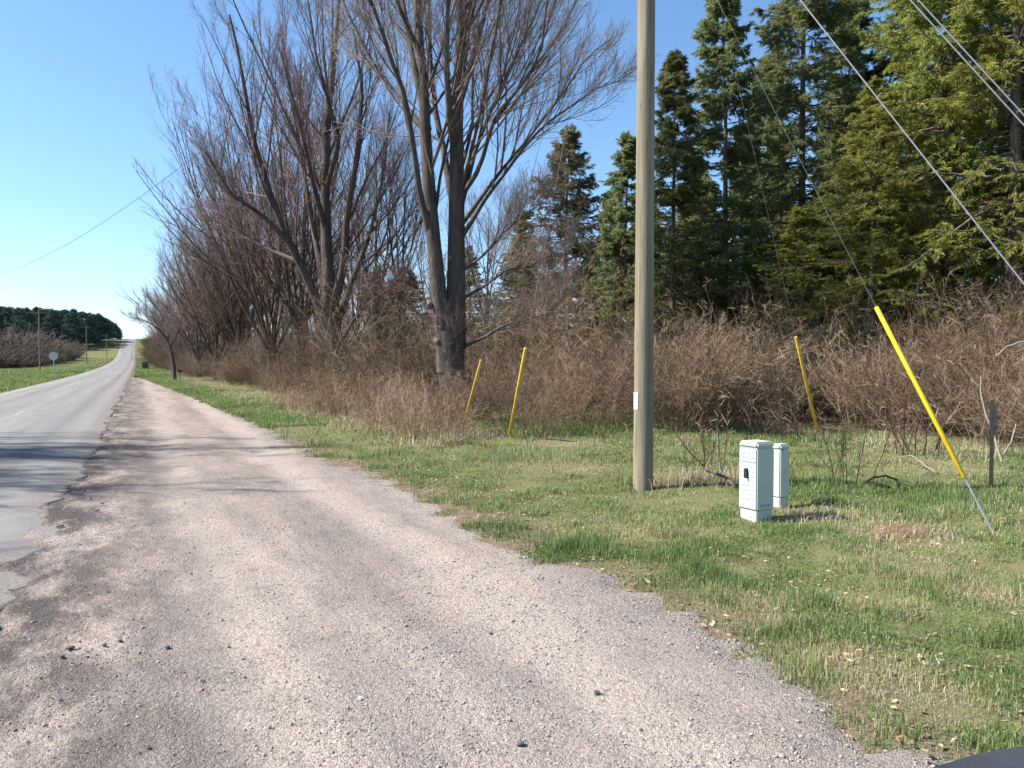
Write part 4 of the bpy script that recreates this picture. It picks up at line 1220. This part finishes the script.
# far poles across the road
def far_pole(px, py, ytop, label, arm=True):
    # find the distance whose ground shows at that row
    best = None
    for d in np.linspace(60, 360, 601):
        x = (px - 512) / F * d; z = gz(x, d); r = ray(px, py)
        zz_ = CAM_H + r[2] / r[1] * d
        e = abs(zz_ - z)
        if best is None or e < best[0]: best = (e, d, x, z)
    _, d, x, z = best
    H = P(px, ytop, d)[2] - z
    o = empty('utility_pole', (x, d, z), label, 'utility pole', 'utility poles')
    tube_obj('shaft', [(0, 0, -.3), (0, 0, H * .5), (0, 0, H)], [.11, .10, .075], M_WOODPOST, o, 10)
    mb = MB(); box_mb(mb, (0, -.2, H - .6), 2.3, .09, .10); a = mb.build('crossarm', M_WOODPOST, o)
    for k in (-1, -.4, .4, 1): tube_obj('insulator', [(k, -.2, H - .53), (k, -.2, H - .38)], [.04, .03], M_BLACK, a, 6)
    return np.array([x, d, z + H])
t1 = far_pole(40, 369.5, 309, 'distant utility pole across the road, nearest of the far row')
t2_ = far_pole(87, 364, 325, 'distant utility pole across the road, second of the far row')
t3 = far_pole(107, 358, 334, 'distant utility pole across the road near the crest of the hill')
wire('overhead_wire', t1, t2_, 1.2, .015, 'thin wire between the two nearest far poles')
wire('overhead_wire', t2_, t3, 1.2, .015, 'thin wire running on to the pole near the crest')
wire('overhead_wire', (-95, 78, 9.5), t1, 1.5, .015, 'thin wire arriving from the left at the nearest far pole')

# ------------------------------------------------------------------ the two cabinets
def bevel_box(name, sx, sy, z0, z1, m, parent, bev=.012, taper=0):
    bm = bmesh.new(); bmesh.ops.create_cube(bm, size=1)
    for v in bm.verts:
        k = 1 - taper * (v.co.z > 0)
        v.co = Vector((v.co.x * sx * k, v.co.y * sy * k, z0 + (v.co.z + .5) * (z1 - z0)))
    bmesh.ops.bevel(bm, geom=bm.edges[:], offset=bev, segments=2, affect='EDGES')
    me = bpy.data.meshes.new(name); bm.to_mesh(me); bm.free()
    return link(name, me, m, parent)
def cabinet(px, py, sx, sy, H, rz, label, vents):
    g = G(px, py); g[2] = gz(g[0], g[1])
    o = empty('telecom_cabinet', tuple(g), label, 'cabinet', 'pale green cabinets on the lawn', rz)
    bevel_box('base', sx * .90, sy * .90, -.1, .11, M_CAB, o, .008)
    b = bevel_box('body', sx, sy, .113, H - .062, M_CAB, o, .012)
    bevel_box('cap', sx * 1.05, sy * 1.05, H - .06, H, M_CAB, o, .018, .05)
    if vents:
        for i in range(13):                   # rows of short raised louvres on the lit face (-x) 
            z = .17 + i * .047
            for yy in (-.27, -.02, .24):
                if i in (5, 6, 7) and yy == -.02: continue
                mb = MB(); box_mb(mb, (-sx / 2 - .001, yy * sy, z), .006, sy * .19, .007)
                mb.build('louvre', M_CABD, b)
        mb = MB(); box_mb(mb, (-sx / 2 - .004, 0.02 * sy, .48), .012, .024, .10); hd = mb.build('handle', M_BLACK, o)
        tube_obj('handle_grip', [(-sx / 2 - .03, .02 * sy, .43), (-sx / 2 - .036, .02 * sy, .48), (-sx / 2 - .03, .02 * sy, .53)], .009, M_BLACK, hd, 8)
        mb = MB(); box_mb(mb, (-sx / 2 - .002, 0, .60), .008, sy * .86, .006); mb.build('seam', M_CABD, b)
        mb = MB(); box_mb(mb, (0, -sy / 2 - .002, .16), sx * .5, .008, .02); mb.build('seam', M_CABD, b)
    else:
        mb = MB(); box_mb(mb, (.0, -sy / 2 - .003, .62), sx * .35, .008, .05); mb.build('label_plate', M_SIGN, b)
        mb = MB(); box_mb(mb, (.03, -sy / 2 - .006, .4), .05, .016, .03); mb.build('latch', M_SIGN, b)
    return o
CR = R(40)
cabinet(756, 522, .245, .25, .80, R(28), 'larger pale green utility cabinet with handle and louvres, nearer the gravel', True)
cabinet(780, 509.5, .15, .13, .70, R(28), 'smaller pale green utility cabinet tucked behind the larger one', False)

# ------------------------------------------------------------------ posts, sticks and dirt on the lawn
g = G(991, 487); g[2] = gz(g[0], g[1])
po = empty('marker_post', tuple(g), 'thin weathered wooden post with a small grey plate at the thicket edge', 'post')
h = P(991, 400, g[1])[2] - g[2]
mb = MB(); box_mb(mb, (0, 0, h / 2 - .1), .036, .036, h + .2); mb.build('stake', M_WOODPOST, po)
mb = MB(); box_mb(mb, (.03, .025, h - .2), .10, .006, .28); mb.build('plate', M_STRAND, po)
def stick(pts, r0, r1, label, m=M_WHITE_PALE, name='fallen_branch', dd=0.0):
    q = np.array(pts, float)
    pp = resample(q, 12); pp[1:-1] += np.random.RandomState(int(abs(q.sum() * 10)) % 9999).normal(0, .005, (10, 3))
    o = tube_obj(name, pp - pp[0], np.linspace(r0, r1, 12), m, None, 7)
    o.location = pp[0]
    return tag(o, label, 'branch')
d0 = 12.3
def PG(px, py, lift=0.0):
    g = G(px, py); g[2] = gz(g[0], g[1]) + lift; return g
stick([P(1002, 462, 11.6), P(992, 430, 11.9), P(984, 408, 12.0), P(981, 392, 12.1), P(981, 376, 12.2)], .02, .009, 'pale dead branch standing upright behind the grey plate post')
stick([P(996, 356, 13.0), P(1008, 346, 12.9), P(1024, 341, 12.8), P(1050, 338, 12.7)], .016, .01, 'pale arching dead branch high in the thicket at the right edge')
stick([PG(937, 475, .02), P(924, 465, 11.6), P(912, 455, 12.2), P(898, 458, 12.6)], .016, .008, 'pale bent stick lying at the thicket foot left of the bright guard')
stick([PG(718, 464, .0), P(718, 440, PG(718, 464)[1]), P(718, 428, PG(718, 464)[1])], .011, .009, 'short pale stake upright behind the bare shrub by the cabinets', name='wooden_stake')
stick([P(1003, 455, 11.4), P(1012, 440, 11.6), P(1016, 424, 11.8)], .018, .01, 'pale crooked dead branch beside the standing one at right')
stick([PG(865, 486, .03), P(872, 477, 10.4), P(885, 476, 10.5), PG(897, 480, .05), PG(912, 484, .02)], .018, .012, 'dark dead branch lying on the lawn right of the thin shrub', M_BARK2)
stick([PG(735, 492, .01), P(728, 478, PG(735, 492)[1] + .2), P(712, 472, PG(735, 492)[1] + .5), P(705, 470, PG(735, 492)[1] + .6)], .025, .015, 'dark arched branch lying beside the larger cabinet', M_BARK2)
def mound(px, py, rx, ry, h, m, label, name='dirt_mound'):
    g = G(px, py)
    a = np.linspace(0, 2 * np.pi, 25)[:-1]; v = [[0, 0, h]]; q = []; t = []
    R_ = [.25, .5, .75, 1.0]
    for r in R_:
        for x in a:
            k = 1 + (float(vn(math.cos(x) * 1.5 + px, math.sin(x) * 1.5 + r, 4)) - .5) * .7
            xx, yy = math.cos(x) * rx * r * k, math.sin(x) * ry * r * k
            zb = gz(g[0] + xx, g[1] + yy) - gz(g[0], g[1])
            v.append([xx, yy, zb + h * (1 - r * r) * (.7 + .6 * float(vn(xx * 9 + px, yy * 9, 7))) - .012 * (r == 1)])
    for i in range(24): t.append([0, 1 + i, 1 + (i + 1) % 24])
    for j in range(3):
        for i in range(24): q.append([1 + j * 24 + i, 1 + (j + 1) * 24 + i, 1 + (j + 1) * 24 + (i + 1) % 24, 1 + j * 24 + (i + 1) % 24])
    mb = MB(); mb.add(v, q, t); o = mb.build(name, m, None, True); o.location = (g[0], g[1], gz(g[0], g[1]))
    return tag(o, label, 'mound')
mound(905, 534, .34, .26, .04, M_DIRT, 'low reddish brown earth mound on the lawn below the bright guard')
mound(494, 436, .35, .25, .16, M_BARK2, 'small dark stump at the foot of the faded left guards', 'tree_stump')
# dead grass tussock beside the cabinets
for (px, py, n, sp, hh, lab) in ((700, 484, 900, .45, .22, 'mound of flattened tan dead grass left of the cabinets'), (812, 522, 420, .3, .10, 'tan dead grass patch right of the cabinets'), (906, 536, 700, .33, .08, 'flattened brown grass over the earth mound below the bright guard')):
    g = G(px, py); s0, t0 = xy2st(g[0], g[1]); r3 = np.random.RandomState(px)
    mb = MB(); s = s0 + r3.normal(0, sp * .6, n); t = t0 + r3.normal(0, sp, n)
    blades(mb, s, t, hh * r3.lognormal(0, .3, n), .008 * r3.uniform(.7, 1.4, n), r3.uniform(.65, 1, n), r3, .9)
    o = mb.build('grass_tussock', M_BLADE); tag(o, lab, 'grass tussock')
# weeds at the foot of the pole
g = G(628, 487); s0, t0 = xy2st(g[0], g[1]); r3 = np.random.RandomState(5); mb = MB(); n = 60
blades(mb, s0 + r3.normal(0, .07, n), t0 + r3.normal(0, .07, n), .26 * r3.lognormal(0, .3, n), .008 + 0 * r3.uniform(size=n), r3.uniform(.3, .65, n), r3, .3)
o = mb.build('grass_tussock', M_BLADE); tag(o, 'taller pale green tuft at the left foot of the utility pole', 'grass tussock')

# ------------------------------------------------------------------ far roadside things
g = G(63 - 9, 375.5); g[2] = gz(g[0], g[1]); g = np.array(g)
so_ = empty('road_sign', tuple(g), 'grey back of an eight-sided road sign across the road', 'sign')
hz = P(53, 356, g[1])[2] - g[2]
tube_obj('post', [(0, 0, -.2), (0, 0, hz + .3)], .045, M_STEEL, so_, 8)
a = np.arange(8) / 8 * 2 * np.pi + R(22.5); pr = .46
v = [[math.cos(x) * pr, -.05, hz + math.sin(x) * pr] for x in a] + [[math.cos(x) * pr, -.056, hz + math.sin(x) * pr] for x in a]
mb = MB(); mb.add(v + [[0, -.05, hz], [0, -.056, hz]], [[i, (i + 1) % 8, 8 + (i + 1) % 8, 8 + i] for i in range(8)], [[16, (i + 1) % 8, i] for i in range(8)] + [[17, 8 + i, 8 + (i + 1) % 8] for i in range(8)])
mb.build('sign_plate', M_SIGN, so_)
so_.rotation_euler = (0, 0, R(20))
def roadside_bin(px, py, hpx, wpx, label, name, cat, post=False):
    g = G(px, py); g[2] = gz(g[0], g[1]); k = g[1] / F
    o = empty(name, tuple(g), label, cat)
    W, H = wpx * k, hpx * k
    if post:
        tube_obj('post', [(0, 0, -.1), (0, 0, H * .72)], .05, M_WOODPOST, o, 8)
        a = np.linspace(0, np.pi, 9); prof_ = [(-W * .3, H * .7)] + [(-math.cos(x) * W * .3, H * .82 + math.sin(x) * W * .3) for x in a] + [(W * .3, H * .7)]
        n = len(prof_); v = [[x, -.28, z] for x, z in prof_] + [[x, .28, z] for x, z in prof_]
        bm = bmesh.new(); vs = [bm.verts.new(p) for p in v]
        bm.faces.new(vs[:n]); bm.faces.new(vs[n:][::-1])
        for i in range(n): bm.faces.new([vs[i], vs[n + i], vs[n + (i + 1) % n], vs[(i + 1) % n]])
        bmesh.ops.recalc_face_normals(bm, faces=bm.faces[:])
        me = bpy.data.meshes.new('box'); bm.to_mesh(me); bm.free(); link('box', me, M_BLACK, o)
    else:
        bevel_box('bin_body', W * .9, W * .9, .06, H * .88, M_BLACK, o, .04, -.08)
        bevel_box('lid', W, W * 1.02, H * .885, H, M_BLACK, o, .03, .06)
        for k2 in (-1, 1): tube_obj('wheel', [(k2 * W * .4 - .04, W * .42, .12), (k2 * W * .4 + .04, W * .42, .12)], .12, M_BLACK, o, 12)
    return o
roadside_bin(145.5, 369.8, 7.2, 4.6, 'black wheeled bin beside the far right road edge', 'wheeled_bin', 'bin')
roadside_bin(151, 368.8, 6.2, 4.0, 'dark post-mounted mailbox just right of the black bin', 'mailbox', 'mailbox', True)
roadside_bin(180, 378, 8.5, 5, 'dark mailbox on a post beside the small leaning tree', 'mailbox', 'mailbox', True)

# ------------------------------------------------------------------ the car beside the photographer
def m_car():
    m, n, b = mat('navy_car_paint', .28, .5)
    base(n, b, ramp(n, noise(n, coords(n), 60, 2), [(.3, (.014, .024, .06)), (.7, (.02, .032, .075))]))
    b.inputs['Coat Weight'].default_value = .25; b.inputs['Coat Roughness'].default_value = .05
    return m
M_CAR = m_car()
M_GLASS = simple('dark_car_glass', (.012, .014, .016), .06, .6, .05, 3)
M_RUBBER = simple('tyre_rubber', (.018, .018, .018), .85, .2, .2, 20)
cf = G(985, 757, .93)                          # front edge of the bonnet
car = empty('parked_car', (0, 0, 0), 'dark navy car whose bonnet edge shows in the bottom right corner', 'car')
# car frame: x across, y forward, origin under the middle of the front end
prof_b = [(0.0, .42), (.02, .62), (-.03, .80), (-.16, .90), (-.5, .965), (-1.15, 1.03), (-1.25, 1.04)]
W2 = .88
nu = 17
us = np.linspace(-1, 1, nu)
def section(y, zlo, ztop, halfw, y_round):
    """one cross-section of the body, bottom-left over the top to bottom-right"""
    pts = []
    for k in np.linspace(0, 1, 6): pts.append((-halfw * (.93 + .07 * math.sin(k * math.pi * .5)), zlo + (ztop - .12 - zlo) * k))
    for u in np.linspace(-.93, .93, 11): pts.append((u * halfw, ztop - .10 * abs(u) ** 3.2 - .02 * u * u))
    for k in np.linspace(1, 0, 6): pts.append((halfw * (.93 + .07 * math.sin(k * math.pi * .5)), zlo + (ztop - .12 - zlo) * k))
    return [(x, y - y_round * (abs(x) / W2) ** 2.4, z) for x, z in pts]
secs = [(.0, .30, .62, .70, .22), (-.03, .27, .80, .78, .2), (-.12, .25, .90, .82, .16), (-.35, .24, .955, .86, .08), (-.8, .24, 1.0, .88, .03), (-1.3, .24, 1.04, .88, 0), (-2.2, .24, 1.02, .88, 0), (-3.2, .24, 1.03, .88, 0), (-4.0, .26, 1.05, .87, 0), (-4.4, .3, 1.0, .83, -.05), (-4.55, .36, .85, .78, -.15)]
V = []; Q = []
for s_ in secs: V += section(*s_)
k = 23
for i in range(len(secs) - 1):
    for j in range(k - 1): Q.append([i * k + j, i * k + j + 1, (i + 1) * k + j + 1, (i + 1) * k + j])
bm = bmesh.new(); vs = [bm.verts.new(v) for v in V]
for q in Q: bm.faces.new([vs[i] for i in q])
bm.faces.new(vs[:k]); bm.faces.new(vs[-k:][::-1])
bmesh.ops.recalc_face_normals(bm, faces=bm.faces[:])
me = bpy.data.meshes.new('body'); bm.to_mesh(me); bm.free()
for p in me.polygons: p.use_smooth = True
link('body', me, M_CAR, car)
bm = bmesh.new()
cab = [(-1.25, 1.03, .80), (-1.95, 1.44, .62), (-2.6, 1.50, .60), (-3.4, 1.44, .60), (-4.15, 1.05, .76)]
L_ = [bm.verts.new((-w_, y, z)) for y, z, w_ in cab]; R__ = [bm.verts.new((w_, y, z)) for y, z, w_ in cab]
low = [bm.verts.new((sg * .80, -2.6, 1.0)) for sg in (-1, 1)]
for i in range(4): bm.faces.new([L_[i], R__[i], R__[i + 1], L_[i + 1]])
bm.faces.new(L_); bm.faces.new(R__[::-1])
for v in low: bm.verts.remove(v)
bmesh.ops.recalc_face_normals(bm, faces=bm.faces[:])
me = bpy.data.meshes.new('cabin_glass'); bm.to_mesh(me); bm.free(); link('cabin_glass', me, M_GLASS, car)
mb = MB(); box_mb(mb, (0, -2.68, 1.505), 1.18, 1.35, .03); mb.build('roof', M_CAR, car)
for sx_ in (-1, 1):
    mb = MB(); box_mb(mb, (sx_ * .60, -.125, .70), .30, .07, .13, None); mb.build('headlight', M_LABEL, car)
    for yy in (-.85, -3.6):
        wl = tube_obj('wheel', [(sx_ * .72, yy, .31), (sx_ * .90, yy, .31)], .31, M_RUBBER, car, 28)
        tube_obj('rim', [(sx_ * .895, yy, .31), (sx_ * .906, yy, .31)], .19, M_STEEL, wl, 20)
yaw = R(9)
car.rotation_euler = (0, 0, yaw)
CAR_OFF = (1.19, 1.70)
car.location = (*CAR_OFF, -.015)
